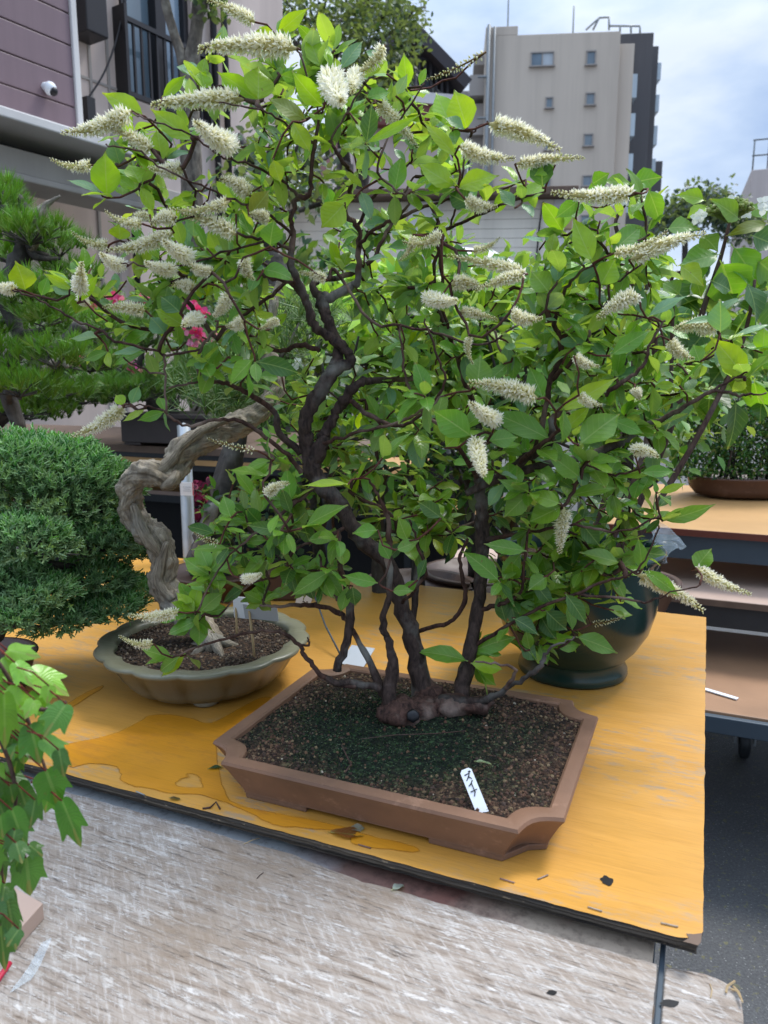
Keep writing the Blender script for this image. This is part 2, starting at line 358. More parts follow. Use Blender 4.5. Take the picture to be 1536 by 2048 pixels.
M['maroon'] = simple('maroon_band', (.17, .055, .05), .65, .15, .8, 0, 0)
M['roof'] = simple('dark_roof', (.045, .04, .045), .7, .2, 2., 0, .1)
M['pinkwall'] = simple('pale_pink_wall', (.52, .45, .42), .8, .08, .8, 0, .05)
def glass(name, col, rough=.05):
    g = NG(name); c = g.mix(g.noise(g.pos(), .9, 2), tuple(x*.5 for x in col), tuple(x*1.5 for x in col)); g.set(Base_Color=c, Roughness=rough, Specular_IOR_Level=.9); return g.mat
M['glass'] = glass('window_glass', (.13, .18, .22)); M['glassblue'] = glass('pale_glass', (.22, .29, .36)); M['curtain'] = simple('curtain_pane', (.42, .46, .49), .25, .1, 1., 0, 0)
M['balcony'] = simple('balcony_panel', (.45, .53, .58), .2, .1, 1., 0, 0)
def plastic_film():
    g = NG('plastic_film'); g.set(Base_Color=(.62, .70, .74, 1), Roughness=.15, Specular_IOR_Level=.7)
    tr = g.n('ShaderNodeBsdfTransparent'); ms = g.n('ShaderNodeMixShader', {0: .68, 1: g.b.outputs[0], 2: tr.outputs[0]}); g.link(ms.outputs[0], g.out.inputs['Surface']); return g.mat
M['film'] = plastic_film()
def lamp():
    g = NG('lit_shop_lamp'); g.set(Base_Color=(1, .85, .45, 1), Emission_Color=(1, .78, .32, 1), Emission_Strength=1.4); return g.mat
M['lamp'] = lamp()
# ---------------------------------------------------------------- leaf / flower shapes
LIME = (.38, .57, .020); MID = (.18, .38, .042); BLUE = (.20, .37, .20); DARK = (.060, .155, .036); OLIVE = (.28, .28, .04)  # LIME and BLUE carry some backlit glow and sky sheen as colour
TINT = {'L': LIME, 'G': MID, 'B': BLUE, 'D': DARK, 'O': OLIVE, 'M': (.21, .40, .035)}
def jit(c, a=.18):
    k = 1+RND.uniform(-a, a); return (c[0]*k*RND.uniform(.85, 1.15), c[1]*k, c[2]*k*RND.uniform(.8, 1.25))
def leaf(mb, base, d, up, L, W, col, curl=.25, fold=.22, wav=.05, prof=None, serr=0., rows=7, petiole=.08):
    d = d.normalized(); up = (up-d*up.dot(d)); up = up.normalized() if up.length > 1e-5 else d.orthogonal().normalized()
    s = d.cross(up); ph = RND.uniform(0, 6.28); side = RND.uniform(-.12, .12); tw = RND.uniform(-.35, .35)
    prof = prof or [0.0, .46, .77, .95, 1., .93, .76, .45, .0]
    rows = len(prof); vs = []; us = []
    for i in range(rows):
        t = i/(rows-1); x = petiole+t*(1-petiole)
        bend = -curl*x*x; c = base+d*(L*x*(1-.12*curl*x))+up*(L*bend*.55)+s*(L*side*x*x)
        hw = W*.5*prof[i]+.0004; a = tw*t; ss = s*math.cos(a)+up*math.sin(a); uu = up*math.cos(a)-s*math.sin(a)
        for j, q in enumerate((-1, -.5, 0, .5, 1)):
            h = abs(q)*fold*hw+wav*W*math.sin(ph+t*9+q*2)*abs(q)
            k = hw*q*(1+(serr if (i % 2) else -serr)*(abs(q) > .9))
            vs.append(c+ss*k+uu*h); us.append((q*.5*prof[i]+.5, t, 0))
    fs = [(i*5+j, i*5+j+1, i*5+j+6, i*5+j+5) for i in range(rows-1) for j in range(4)]
    mb.add(vs, fs, us, col)
    p = .0009
    mb.add([base-s*p, base+s*p, vs[2]+s*p, vs[2]-s*p], [(0, 1, 2, 3)], [(.5, 0, 0)]*4, (col[0]*1.2, col[1]*.9, col[2]))
def leaf_simple(mb, base, d, up, L, W, col, curl=.3):
    d = d.normalized(); up = (up-d*up.dot(d)).normalized(); s = d.cross(up)
    m1 = base+d*L*.33+up*(-L*curl*.08); m2 = base+d*L*.68+up*(-L*curl*.22); tp = base+d*L+up*(-L*curl*.5)
    vs = [base, m1-s*W*.5+up*W*.12, m1, m1+s*W*.5+up*W*.12, m2-s*W*.42+up*W*.1, m2, m2+s*W*.42+up*W*.1, tp]
    mb.add(vs, [(0, 2, 1), (0, 3, 2), (1, 2, 5, 4), (2, 3, 6, 5), (4, 5, 7), (5, 6, 7)], [(.5, 0, 0), (0, .3, 0), (.5, .3, 0), (1, .3, 0), (0, .7, 0), (.5, .7, 0), (1, .7, 0), (.5, 1, 0)], col)

def spike_mesh(name, openness, curve, n=78, fat=1.):
    n = int(n*1.25)
    # unit spike along +X from base (0) to tip (1); half width about .15
    mb = MB(); axis = [Vector((t/10, 0, curve*((t/10)**2-(t/10))*1.0)) for t in range(11)]
    tube(mb, axis, [.014*(1-.6*i/10) for i in range(11)], 5, col=(.22, .13, .05))
    if openness > 0: tube(mb, axis, [.008 if i == 0 else (.034 if i < 7 else .034-.009*(i-6))*fat for i in range(11)], 8, .3, 30., col=(.74, .68, .34))  # pale inner core, added to brighten the dark gaps between florets
    for i in range(n):
        t = .05+.95*(i+.5)/n; a = i*2.39996+RND.uniform(-.25, .25)
        p = Vector((t, 0, curve*(t*t-t)))
        rad = Vector((0, math.cos(a), math.sin(a))); w = (1-.60*max(0, t-.38)/.62)*fat
        d = (rad+Vector((.35+.5*t, 0, 0))+rvec(.14)).normalized()
        op = openness-(t-.35)*1.5+RND.uniform(-.2, .2)
        ped = .045*w; q = p+d*ped
        sd = d.orthogonal().normalized(); sb = d.cross(sd)
        mb.add([p-sd*.005, p+sd*.005, q+sd*.006, q-sd*.006], [(0, 1, 2, 3)], col=(.30, .26, .06))
        if op < .35:
            l = RND.uniform(.060, .085)*w; r = l*.30; cc = RND.choice([(.78, .76, .46), (.86, .84, .62), (.66, .68, .33), (.90, .87, .68)])
            ring1 = [q+d*l*.30+(sd*math.cos(k*1.257)+sb*math.sin(k*1.257))*r for k in range(5)]
            ring2 = [q+d*l*.68+(sd*math.cos(k*1.257)+sb*math.sin(k*1.257))*r*.75 for k in range(5)]
            vs = [q]+ring1+ring2+[q+d*l]
            fs = [(0, 1+(k+1) % 5, 1+k) for k in range(5)]+[(1+k, 1+(k+1) % 5, 6+(k+1) % 5, 6+k) for k in range(5)]+[(11, 6+k, 6+(k+1) % 5) for k in range(5)]
            mb.add(vs, fs, cols=[(.42, .40, .10)]+[cc]*5+[cc]*5+[(.93, .91, .76)])
        else:
            spread = .35+.55*min(1, op); L = RND.uniform(.070, .100)*w
            cc = RND.choice([(.97, .94, .70), (.98, .96, .80), (.95, .91, .58), (.98, .97, .86)])
            for k in range(5):
                b = k*1.2566+a; o = sd*math.cos(b)+sb*math.sin(b)
                pd = (d+o*spread*RND.uniform(.7, 1.15)).normalized(); s2 = pd.cross(o).normalized()*(L*.19)
                mid = q+pd*L*.5; tip = q+pd*L+o*L*.12*spread
                mb.add([q, mid-s2+o*.002, tip, mid+s2+o*.002], [(0, 1, 2), (0, 2, 3)], cols=[(.62, .56, .20), cc, (.98, .97, .92), cc])
            for k in range(3):
                b = k*2.09+a+.5; o = sd*math.cos(b)+sb*math.sin(b); e = q+(d+o*.35).normalized()*L*.92
                mb.add([q+o*.003, q+o*.003+sb*.004, e+sb*.004, e], [(0, 1, 2, 3)], col=(.80, .78, .58))
            r = .016; mb.add([q-sd*r, q+sd*r, q+d*L*.42], [(0, 1, 2)], col=(.48, .45, .14)); mb.add([q-sb*r, q+sb*r, q+d*L*.42], [(0, 1, 2)], col=(.48, .45, .14))
    o = mb.build(name, M['petal']); return o

# ---------------------------------------------------------------- traced skeleton of the flowering tree: (px, py, depth, width px)
Y0 = 1.12
LIMBS = [
 # trunk A and its crown
 [(848,1430,1.09,62),(845,1395,1.10,56),(828,1290,1.11,48),(802,1206,1.12,42),(778,1133,1.12,40),(728,1083,1.12,44),(701,1047,1.12,44),(673,1001,1.12,44),(637,965,1.12,46),(622,928,1.12,48),(641,896,1.12,40),(648,873,1.13,30),(664,837,1.13,26),(682,810,1.13,26),(694,793,1.12,26),(715,769,1.11,22),(740,762,1.12,18),(790,760,1.15,14),(856,756,1.2,10)],
 [(622,930,1.12,40),(614,890,1.12,38),(611,846,1.11,36),(619,814,1.11,36),(642,778,1.11,38),(673,737,1.11,36),(702,726,1.11,26),(698,706,1.11,24),(678,687,1.11,26),(651,668,1.11,24),(628,650,1.10,22),(619,620,1.10,22),(612,600,1.10,20),(595,560,1.09,20),(582,520,1.09,17),(586,470,1.09,14),(582,440,1.09,12),(592,400,1.09,12),(618,390,1.08,11),(622,345,1.08,10),(630,285,1.08,9),(640,230,1.07,7),(650,205,1.07,5)],
 [(668,735,1.11,30),(678,700,1.12,26),(660,655,1.12,28),(650,625,1.12,28),(645,600,1.13,30),(668,592,1.13,24),(705,570,1.14,20),(716,560,1.13,16),(718,500,1.12,14),(716,455,1.12,13),(690,425,1.11,12),(700,390,1.11,11),(705,350,1.10,10),(690,330,1.09,9),(672,300,1.09,8),(660,280,1.09,7)],
 [(645,600,1.13,24),(625,575,1.14,18),(640,560,1.16,16),(690,552,1.2,14),(745,520,1.23,11),(765,480,1.25,10),(785,440,1.26,8),(800,400,1.27,6),(830,350,1.28,5)],
 [(590,565,1.09,15),(555,556,1.07,13),(515,550,1.06,10)],
 [(610,600,1.1,14),(575,560,1.12,10),(535,530,1.15,8),(500,520,1.16,6)],
 [(716,455,1.12,9),(735,410,1.11,8),(770,370,1.1,7),(815,330,1.09,6),(835,320,1.09,5)],
 [(628,285,1.08,7),(600,270,1.06,6),(560,240,1.04,5),(510,215,1.03,5),(440,205,1.02,4)],
 [(600,395,1.09,9),(560,360,1.07,7),(500,330,1.05,6),(440,310,1.03,5),(380,270,1.02,5),(300,240,1.0,5),(265,228,1.0,4)],
 [(640,230,1.07,6),(625,180,1.07,5),(600,110,1.06,5),(590,98,1.06,4)],
 [(660,285,1.09,6),(700,215,1.08,5),(735,160,1.08,4),(760,100,1.08,4)],
 # left limbs
 [(602,905,1.12,20),(561,869,1.10,17),(547,823,1.09,16),(497,787,1.08,14),(456,769,1.07,11),(410,760,1.06,10),(397,741,1.06,9),(401,700,1.05,8),(425,665,1.05,7),(437,640,1.05,6)],
 [(410,760,1.06,7),(370,768,1.05,6),(340,775,1.05,5)],
 [(605,945,1.10,14),(575,910,1.08,12),(520,865,1.06,11),(478,842,1.05,10),(428,841,1.04,9),(374,851,1.03,8),(336,825,1.02,7),(330,760,1.02,6),(326,712,1.02,6),(292,696,1.01,7),(228,682,1.0,7),(200,660,1.0,6),(150,640,.99,6),(100,610,.98,5),(52,590,.97,5),(22,580,.97,4)],
 [(326,712,1.02,6),(370,706,1.02,6),(400,700,1.02,5)],
 [(336,825,1.02,5),(300,812,1.0,4),(250,815,.99,4)],
 [(330,750,1.02,6),(280,735,1.01,5),(245,715,1.0,4)],
 [(640,700,1.12,14),(600,690,1.13,13),(560,700,1.14,12),(510,680,1.15,10),(480,640,1.15,9),(450,600,1.16,7),(420,560,1.16,6)],
 [(575,560,1.12,10),(545,590,1.1,10),(500,620,1.09,9),(470,650,1.08,8),(438,655,1.07,6)],
 [(582,500,1.09,9),(540,480,1.06,8),(480,470,1.04,7),(420,430,1.02,6),(350,445,1.01,5)],
 [(586,470,1.09,8),(530,420,1.05,7),(470,400,1.03,6),(400,370,1.02,5),(330,340,1.01,5),(270,300,1.0,5),(210,290,.99,4)],
 [(540,480,1.06,6),(460,500,1.03,6),(360,530,1.02,5),(280,530,1.01,5),(240,525,1.0,4)],
 # trunk F and G (thin dark stems right of A)
 [(850,1400,1.12,18),(828,1275,1.15,17),(832,1170,1.17,18),(842,1101,1.18,18),(856,1078,1.19,14),(910,1060,1.21,10),(960,1040,1.22,8)],
 [(836,1262,1.15,12),(880,1250,1.14,12),(905,1240,1.13,12),(930,1205,1.13,13),(928,1165,1.13,12),(918,1120,1.14,10),(935,1080,1.15,8)],
 # trunk B
 [(915,1410,1.08,44),(925,1380,1.09,42),(938,1310,1.10,38),(955,1225,1.11,36),(962,1150,1.12,36),(965,1070,1.13,36),(962,1010,1.13,32),(958,960,1.13,26),(950,900,1.14,20),(955,840,1.15,16),(930,760,1.17,13),(905,690,1.19,11),(880,620,1.2,10),(885,570,1.2,9),(880,500,1.2,8),(905,440,1.19,6),(915,400,1.18,5)],
 [(932,985,1.12,18),(1005,951,1.10,26),(1055,915,1.08,26),(1100,883,1.06,22),(1109,833,1.06,16),(1146,810,1.05,15),(1201,792,1.05,13),(1246,764,1.04,12),(1287,732,1.04,9),(1300,690,1.04,7),(1330,640,1.03,6)],
 [(1005,951,1.10,22),(1090,930,1.11,22),(1170,915,1.12,22),(1233,887,1.13,24),(1269,865,1.13,20),(1333,833,1.12,14),(1383,805,1.11,11),(1424,783,1.10,10),(1465,788,1.09,8),(1500,790,1.08,6),(1530,786,1.07,5)],
 [(1424,783,1.10,7),(1470,755,1.09,6),(1495,745,1.08,5)],
 [(1070,905,1.08,16),(1095,800,1.09,14),(1100,764,1.1,15),(1123,710,1.1,15),(1119,678,1.1,14),(1110,641,1.1,12),(1132,577,1.1,9),(1160,545,1.09,7),(1220,510,1.08,6),(1300,470,1.07,5)],
 [(1105,758,1.1,12),(1150,715,1.08,11),(1170,690,1.07,9),(1180,660,1.06,6)],
 [(1180,560,1.09,6),(1230,565,1.07,5),(1290,520,1.06,5),(1335,485,1.06,4)],
 [(1040,925,1.08,13),(1080,890,1.04,12),(1120,860,1.02,10)],
 [(950,900,1.14,14),(1010,860,1.12,12),(1050,800,1.1,10),(1030,740,1.1,8),(1000,700,1.1,7),(990,660,1.1,6)],
 [(905,690,1.19,9),(870,560,1.15,8),(878,500,1.12,10),(870,470,1.11,10),(925,445,1.08,8),(980,420,1.06,7),(1030,400,1.05,6),(1090,385,1.04,5)],
 [(716,500,1.12,10),(740,465,1.1,9),(790,440,1.08,9),(850,415,1.07,8),(900,395,1.06,7),(925,350,1.05,6),(930,300,1.05,5),(950,260,1.05,5),(975,245,1.05,4)],
 [(790,440,1.08,8),(820,400,1.06,6),(790,380,1.04,6),(755,330,1.04,6),(800,240,1.05,5),(850,165,1.06,4)],
 [(958,960,1.13,14),(920,900,1.08,12),(880,850,1.05,10),(850,830,1.04,8),(820,790,1.04,7),(805,720,1.04,6),(800,650,1.05,5)],
 [(700,800,1.12,14),(740,830,1.1,12),(790,850,1.08,10),(830,840,1.06,9),(870,800,1.05,8),(890,760,1.05,7),(870,700,1.05,6),(850,640,1.06,5)],
 [(660,560,1.14,8),(670,540,1.15,8),(740,640,1.1,8),(800,650,1.08,7),(870,665,1.06,7),(960,690,1.05,6),(1020,660,1.04,5),(1060,640,1.04,4)],
 [(640,890,1.12,10),(700,870,1.08,9),(760,855,1.05,8),(830,830,1.03,7),(890,790,1.02,5)],
 # low stems
 [(800,1430,1.06,50),(778,1390,1.06,40),(785,1330,1.06,32),(778,1284,1.06,22),(765,1247,1.06,18),(777,1192,1.05,17),(778,1101,1.05,16),(776,1037,1.05,12),(760,1000,1.04,8),(740,960,1.03,6)],
 [(672,1340,1.08,24),(692,1284,1.08,24),(701,1224,1.08,24),(687,1156,1.08,16),(678,1101,1.08,14),(676,1060,1.08,9)],
 [(701,1210,1.08,10),(672,1195,1.07,9),(650,1150,1.06,8),(640,1110,1.06,6)],
 [(790,1415,1.07,30),(762,1375,1.07,24),(735,1315,1.09,18),(700,1250,1.12,14),(680,1228,1.13,13),(640,1212,1.13,13),(600,1210,1.12,11),(550,1212,1.11,9),(520,1208,1.1,6)],
 [(760,1378,1.05,22),(720,1368,1.05,20),(665,1363,1.05,18),(636,1345,1.05,15),(610,1312,1.06,12),(598,1290,1.07,11),(560,1262,1.08,9),(500,1265,1.08,8),(440,1280,1.08,7),(390,1295,1.08,6),(345,1315,1.08,6)],
 [(598,1290,1.07,7),(618,1288,1.06,6),(615,1275,1.06,4)],
 [(880,1400,1.07,34),(960,1402,1.05,24),(1010,1378,1.03,15),(1055,1352,1.01,13),(1080,1335,1.0,15),(1090,1310,1.0,9),(1110,1290,.99,6),(1150,1275,.98,5)],
 [(1010,1378,1.02,12),(1030,1340,1.0,9),(1000,1330,.98,7),(950,1322,.97,5)],
 [(955,1222,1.11,14),(990,1212,1.09,13),(1020,1200,1.08,11),(1045,1180,1.07,9),(1050,1110,1.06,8),(1060,1050,1.05,6)],
 [(950,1290,1.1,12),(1000,1260,1.08,10),(1080,1215,1.06,9),(1150,1190,1.05,9),(1200,1165,1.05,8),(1260,1150,1.04,6),(1290,1120,1.03,5),(1320,1050,1.02,4)],
 [(1150,1190,1.05,8),(1240,1195,1.04,7),(1290,1205,1.04,6),(1340,1185,1.03,4),(1400,1170,1.03,4)],
 [(965,1080,1.13,18),(1020,1070,1.1,12),(1080,1060,1.07,10),(1150,1050,1.05,8),(1200,1060,1.04,7),(1260,1060,1.03,6),(1320,1030,1.02,5)],
 [(1170,915,1.12,10),(1200,940,1.08,8),(1240,950,1.05,6),(1290,930,1.03,5)],
 [(637,965,1.12,16),(600,1000,1.09,12),(560,1030,1.07,10),(520,1060,1.06,8),(470,1100,1.05,6),(430,1150,1.05,5),(395,1225,1.06,5)],
 [(701,1047,1.12,12),(650,1075,1.1,9),(590,1100,1.09,8),(560,1150,1.09,7),(500,1170,1.09,6),(440,1230,1.09,5)],
 [(805,1206,1.11,10),(850,1150,1.06,8),(835,1090,1.04,7),(820,1040,1.03,6)],
]
# flower spikes: base x,y -> tip x,y, thickness px, openness, depth change towards tip
SPIKES = [(512,45,415,0,34,.5,0),(597,98,398,100,56,.85,0),(770,90,700,150,40,.1,0),(660,150,682,200,66,1.,-.10),(715,150,705,185,44,.8,-.05),(492,200,303,212,50,.85,0),(265,222,124,265,46,.6,0),(305,300,215,255,40,.4,0),(465,292,392,245,58,1.,-.05),(185,330,102,318,34,.1,0),
(366,335,298,335,38,.6,0),(500,392,440,358,42,.8,0),(462,402,342,418,38,.3,0),(474,470,364,428,46,.4,0),(285,448,211,422,34,.1,0),(352,435,302,450,38,.8,0),(348,465,215,500,40,.6,0),(218,490,144,464,34,.2,0),(382,515,328,482,46,1.,-.04),(245,532,203,508,38,1.,-.03),(350,540,292,525,40,.9,-.03),(160,580,164,525,42,.7,-.04),(30,578,-8,570,32,.9,0),(292,622,208,614,36,.4,0),(388,580,345,570,34,.8,0),(458,588,428,632,36,.9,0),(488,640,452,652,34,.6,0),(487,515,508,560,36,.7,0),(400,638,366,652,40,.8,-.03),(162,590,178,610,28,.9,0),(540,442,498,430,34,.8,0),
(752,205,834,296,34,.7,0),(975,247,1120,302,46,.75,0),(1030,328,1168,316,34,.35,0),(918,292,1030,316,42,.6,0),(972,104,850,160,30,-.1,0),(930,398,994,412,36,.6,0),(1268,385,1104,384,42,.7,0),(1225,508,1335,462,34,.15,0),(1258,520,1410,468,44,.7,0),(885,468,806,484,40,.1,0),(945,502,1000,474,26,.0,0),(1055,548,896,512,38,.5,0),(1048,548,950,582,36,.5,0),(850,594,912,600,44,1.,-.03),(900,568,965,576,40,.8,0),(1020,625,1085,636,40,.6,0),(1278,588,1196,638,44,.8,0),(1438,656,1348,660,46,.85,0),(1338,680,1388,718,36,.7,0),(916,622,995,640,30,.4,0),(938,670,946,728,26,.2,0),(1077,798,938,766,50,.8,0),(996,842,942,806,48,1.,-.04),(950,878,968,950,48,1.,-.04),(1128,1012,1120,1106,42,.75,0),(1272,1148,1406,1222,44,.75,0),(1392,1136,1502,1188,36,.7,0),(1182,1248,1248,1233,24,-.2,0),(1266,900,1316,914,38,.8,-.03),(1158,790,1204,810,28,.7,0),(1268,778,1280,800,26,.8,0),(1148,712,1198,732,30,.7,0),
(248,814,145,872,40,.7,0),(516,902,414,876,28,-.1,0),(440,1088,387,1064,28,.0,0),(530,992,578,966,32,.8,0),(486,1158,522,1148,30,1.,-.02),(358,1224,258,1230,34,.6,0),(308,1288,239,1272,32,.1,0),(425,545,372,520,34,.6,0),(655,560,600,545,30,.5,0),(560,640,520,660,26,.5,0),(300,430,250,445,28,.4,0),(830,470,800,520,26,.3,0)]
HERO = [(552,72,611,14,26,'L'),(555,75,506,70,28,'L'),(643,138,612,64,36,'L'),(518,203,437,134,34,'L'),(516,203,520,128,56,'L'),(613,240,540,196,36,'O'),(648,215,578,152,36,'L'),(585,243,616,302,34,'L'),(816,176,804,108,28,'L'),(792,192,816,150,20,'B'),(720,156,773,122,18,'L'),(680,140,726,74,26,'B'),(733,196,780,178,30,'G'),(733,286,746,206,32,'D'),(730,288,840,230,18,'L'),(906,258,865,178,40,'L'),(936,262,908,178,54,'L'),(930,260,892,228,28,'B'),(915,318,852,236,24,'L'),(912,374,836,330,42,'L'),(912,378,994,340,42,'L'),(1085,376,1083,312,42,'D'),(1044,406,1089,356,42,'L'),(1030,416,1000,374,28,'B'),(945,414,898,382,40,'D'),(1158,400,1114,436,28,'G'),(1186,526,1144,438,46,'L'),(1200,572,1232,520,46,'L'),(1220,506,1292,446,42,'G'),(1296,378,1326,442,36,'M'),(1098,586,1066,540,48,'M'),(1293,636,1373,582,32,'B'),(1440,668,1446,600,44,'B'),(1436,636,1368,642,16,'B'),(1490,760,1440,670,52,'L'),(1462,680,1538,632,18,'B'),(1525,706,1532,654,42,'L'),(1220,712,1298,654,32,'G'),(1400,724,1386,690,36,'M'),
(952,780,966,710,52,'G'),(1086,796,1062,732,36,'G'),(1112,824,1237,757,36,'L'),(1126,862,1182,814,30,'L'),(1158,890,1234,824,64,'G'),(1225,842,1290,862,28,'G'),(945,874,868,816,56,'G'),(975,882,1037,872,38,'G'),(1106,882,984,814,48,'G'),(1162,957,1098,903,42,'G'),(1180,922,1240,914,40,'G'),(1140,992,1230,963,28,'M'),(1122,1008,1060,982,36,'M'),(1124,1012,1060,1046,50,'M'),(1058,986,1008,1036,42,'G'),(1052,984,998,964,22,'G'),(882,1036,840,1000,32,'D'),(1054,1102,970,1090,32,'G'),(1000,1164,934,1096,40,'G'),(1095,1152,1056,1178,36,'G'),(1013,1246,1120,1196,50,'G'),(1130,1186,1177,1246,32,'D'),(1242,1126,1166,1104,38,'G'),(1244,1132,1276,1098,30,'G'),(1282,1142,1286,1080,28,'G'),(1325,1042,1430,1018,30,'G'),(1280,946,1352,936,24,'G'),(1390,1140,1420,1094,40,'G'),(1284,1140,1367,1182,28,'G'),(1160,1042,1202,1096,36,'D'),(1315,986,1372,968,16,'L'),
(938,1323,834,1287,38,'M'),(940,1326,1010,1333,40,'L'),(947,1330,986,1376,32,'M'),(945,1303,1026,1264,40,'G'),(1025,1236,1082,1262,32,'D'),(1150,1273,1240,1299,40,'G'),(1114,1296,1162,1284,28,'G'),(1090,1220,1136,1267,42,'D'),(1040,1290,1077,1316,36,'D'),(1060,1300,1050,1262,24,'M'),(1095,1330,1075,1290,26,'G'),
(662,1140,581,1193,34,'M'),(757,1166,688,1155,28,'G'),(705,1172,708,1214,32,'D'),(790,1100,840,1084,26,'G'),(756,1060,706,1063,32,'G'),(783,1182,824,1180,22,'G'),(816,1082,794,1038,32,'G'),(697,968,608,963,20,'L'),(605,1056,687,1004,42,'G'),(765,916,813,856,20,'G'),(890,896,922,864,32,'L'),(510,723,602,738,36,'D'),(835,1160,800,1190,20,'G'),(780,1120,760,1080,26,'G'),
(421,1151,364,1119,36,'G'),(420,1146,470,1107,26,'M'),(462,1036,444,990,32,'G'),(562,1062,496,1052,28,'D'),(542,920,480,938,22,'G'),(540,926,498,957,26,'M'),(458,1096,384,1095,20,'G'),(390,1226,354,1184,30,'L'),(386,1226,396,1163,28,'L'),(398,1240,401,1292,36,'G'),(386,1240,343,1266,32,'G'),(345,1316,284,1299,34,'M'),(371,1310,316,1353,22,'L'),(400,1225,440,1180,34,'G'),(410,1228,455,1215,30,'G'),
(51,583,39,523,48,'L'),(82,593,96,554,20,'G'),(145,581,87,544,18,'L'),(139,590,104,571,20,'B'),(155,606,193,550,20,'L'),(200,676,137,667,32,'B'),(290,233,207,181,38,'L'),(389,283,300,217,38,'L'),(215,396,206,303,52,'L'),(201,386,136,347,22,'B'),(240,331,226,276,36,'B'),(280,369,261,323,40,'L'),(271,381,231,351,24,'L'),(322,326,320,257,32,'L'),(410,180,405,143,32,'L'),(324,194,373,154,20,'L'),(690,406,646,457,54,'L'),(540,493,545,442,42,'G'),(498,431,540,384,36,'O'),(546,318,558,366,28,'L'),(240,481,240,449,38,'L'),(361,626,324,588,38,'D'),(369,653,313,614,36,'L'),(331,669,304,631,40,'B'),(293,704,220,719,24,'G'),(216,703,164,717,18,'G'),(329,823,276,843,20,'G'),(291,816,247,846,16,'L'),(250,811,229,789,22,'L'),(262,809,276,771,22,'B'),(1110,330,1070,350,20,'L'),(760,120,735,95,22,'B'),(470,170,440,150,26,'L'),(560,150,610,160,22,'M')]
# where the smaller leafy shoots sit: polygon, count, depth range, height-based tint weights
ZONES = [
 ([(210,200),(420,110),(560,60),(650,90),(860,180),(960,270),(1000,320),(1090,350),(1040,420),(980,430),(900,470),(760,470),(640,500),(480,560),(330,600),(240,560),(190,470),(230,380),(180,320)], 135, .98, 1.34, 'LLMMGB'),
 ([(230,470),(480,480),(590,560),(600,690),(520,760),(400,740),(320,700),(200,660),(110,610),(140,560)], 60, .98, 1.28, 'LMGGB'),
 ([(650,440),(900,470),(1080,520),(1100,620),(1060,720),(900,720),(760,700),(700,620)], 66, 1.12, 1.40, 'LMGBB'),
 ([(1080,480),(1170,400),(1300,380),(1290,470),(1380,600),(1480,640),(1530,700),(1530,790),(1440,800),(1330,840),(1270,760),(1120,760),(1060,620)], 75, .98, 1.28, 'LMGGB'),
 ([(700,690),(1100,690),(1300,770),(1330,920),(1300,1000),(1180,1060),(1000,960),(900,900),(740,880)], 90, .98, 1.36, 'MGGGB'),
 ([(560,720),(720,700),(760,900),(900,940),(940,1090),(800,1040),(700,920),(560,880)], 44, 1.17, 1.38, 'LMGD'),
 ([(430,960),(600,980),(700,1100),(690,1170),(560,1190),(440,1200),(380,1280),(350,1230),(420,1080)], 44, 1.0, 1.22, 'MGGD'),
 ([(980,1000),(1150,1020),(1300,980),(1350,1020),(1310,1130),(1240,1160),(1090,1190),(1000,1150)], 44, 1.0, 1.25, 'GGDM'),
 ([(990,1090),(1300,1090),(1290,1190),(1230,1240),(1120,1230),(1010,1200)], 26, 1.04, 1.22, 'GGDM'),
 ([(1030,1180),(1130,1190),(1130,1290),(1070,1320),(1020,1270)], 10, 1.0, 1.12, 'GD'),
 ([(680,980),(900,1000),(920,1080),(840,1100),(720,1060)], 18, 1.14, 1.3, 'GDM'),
]
KEEP_CLEAR = [[(560,560),(760,550),(760,640),(720,720),(700,800),(680,900),(600,970),(560,900)], [(640,950),(690,980),(830,1150),(900,1420),(720,1420),(740,1200)]]
def yfront(px, py):
    r2 = ((px-760)/720.)**2+((py-720)/700.)**2
    return 1.115-.15*max(0, 1-r2)

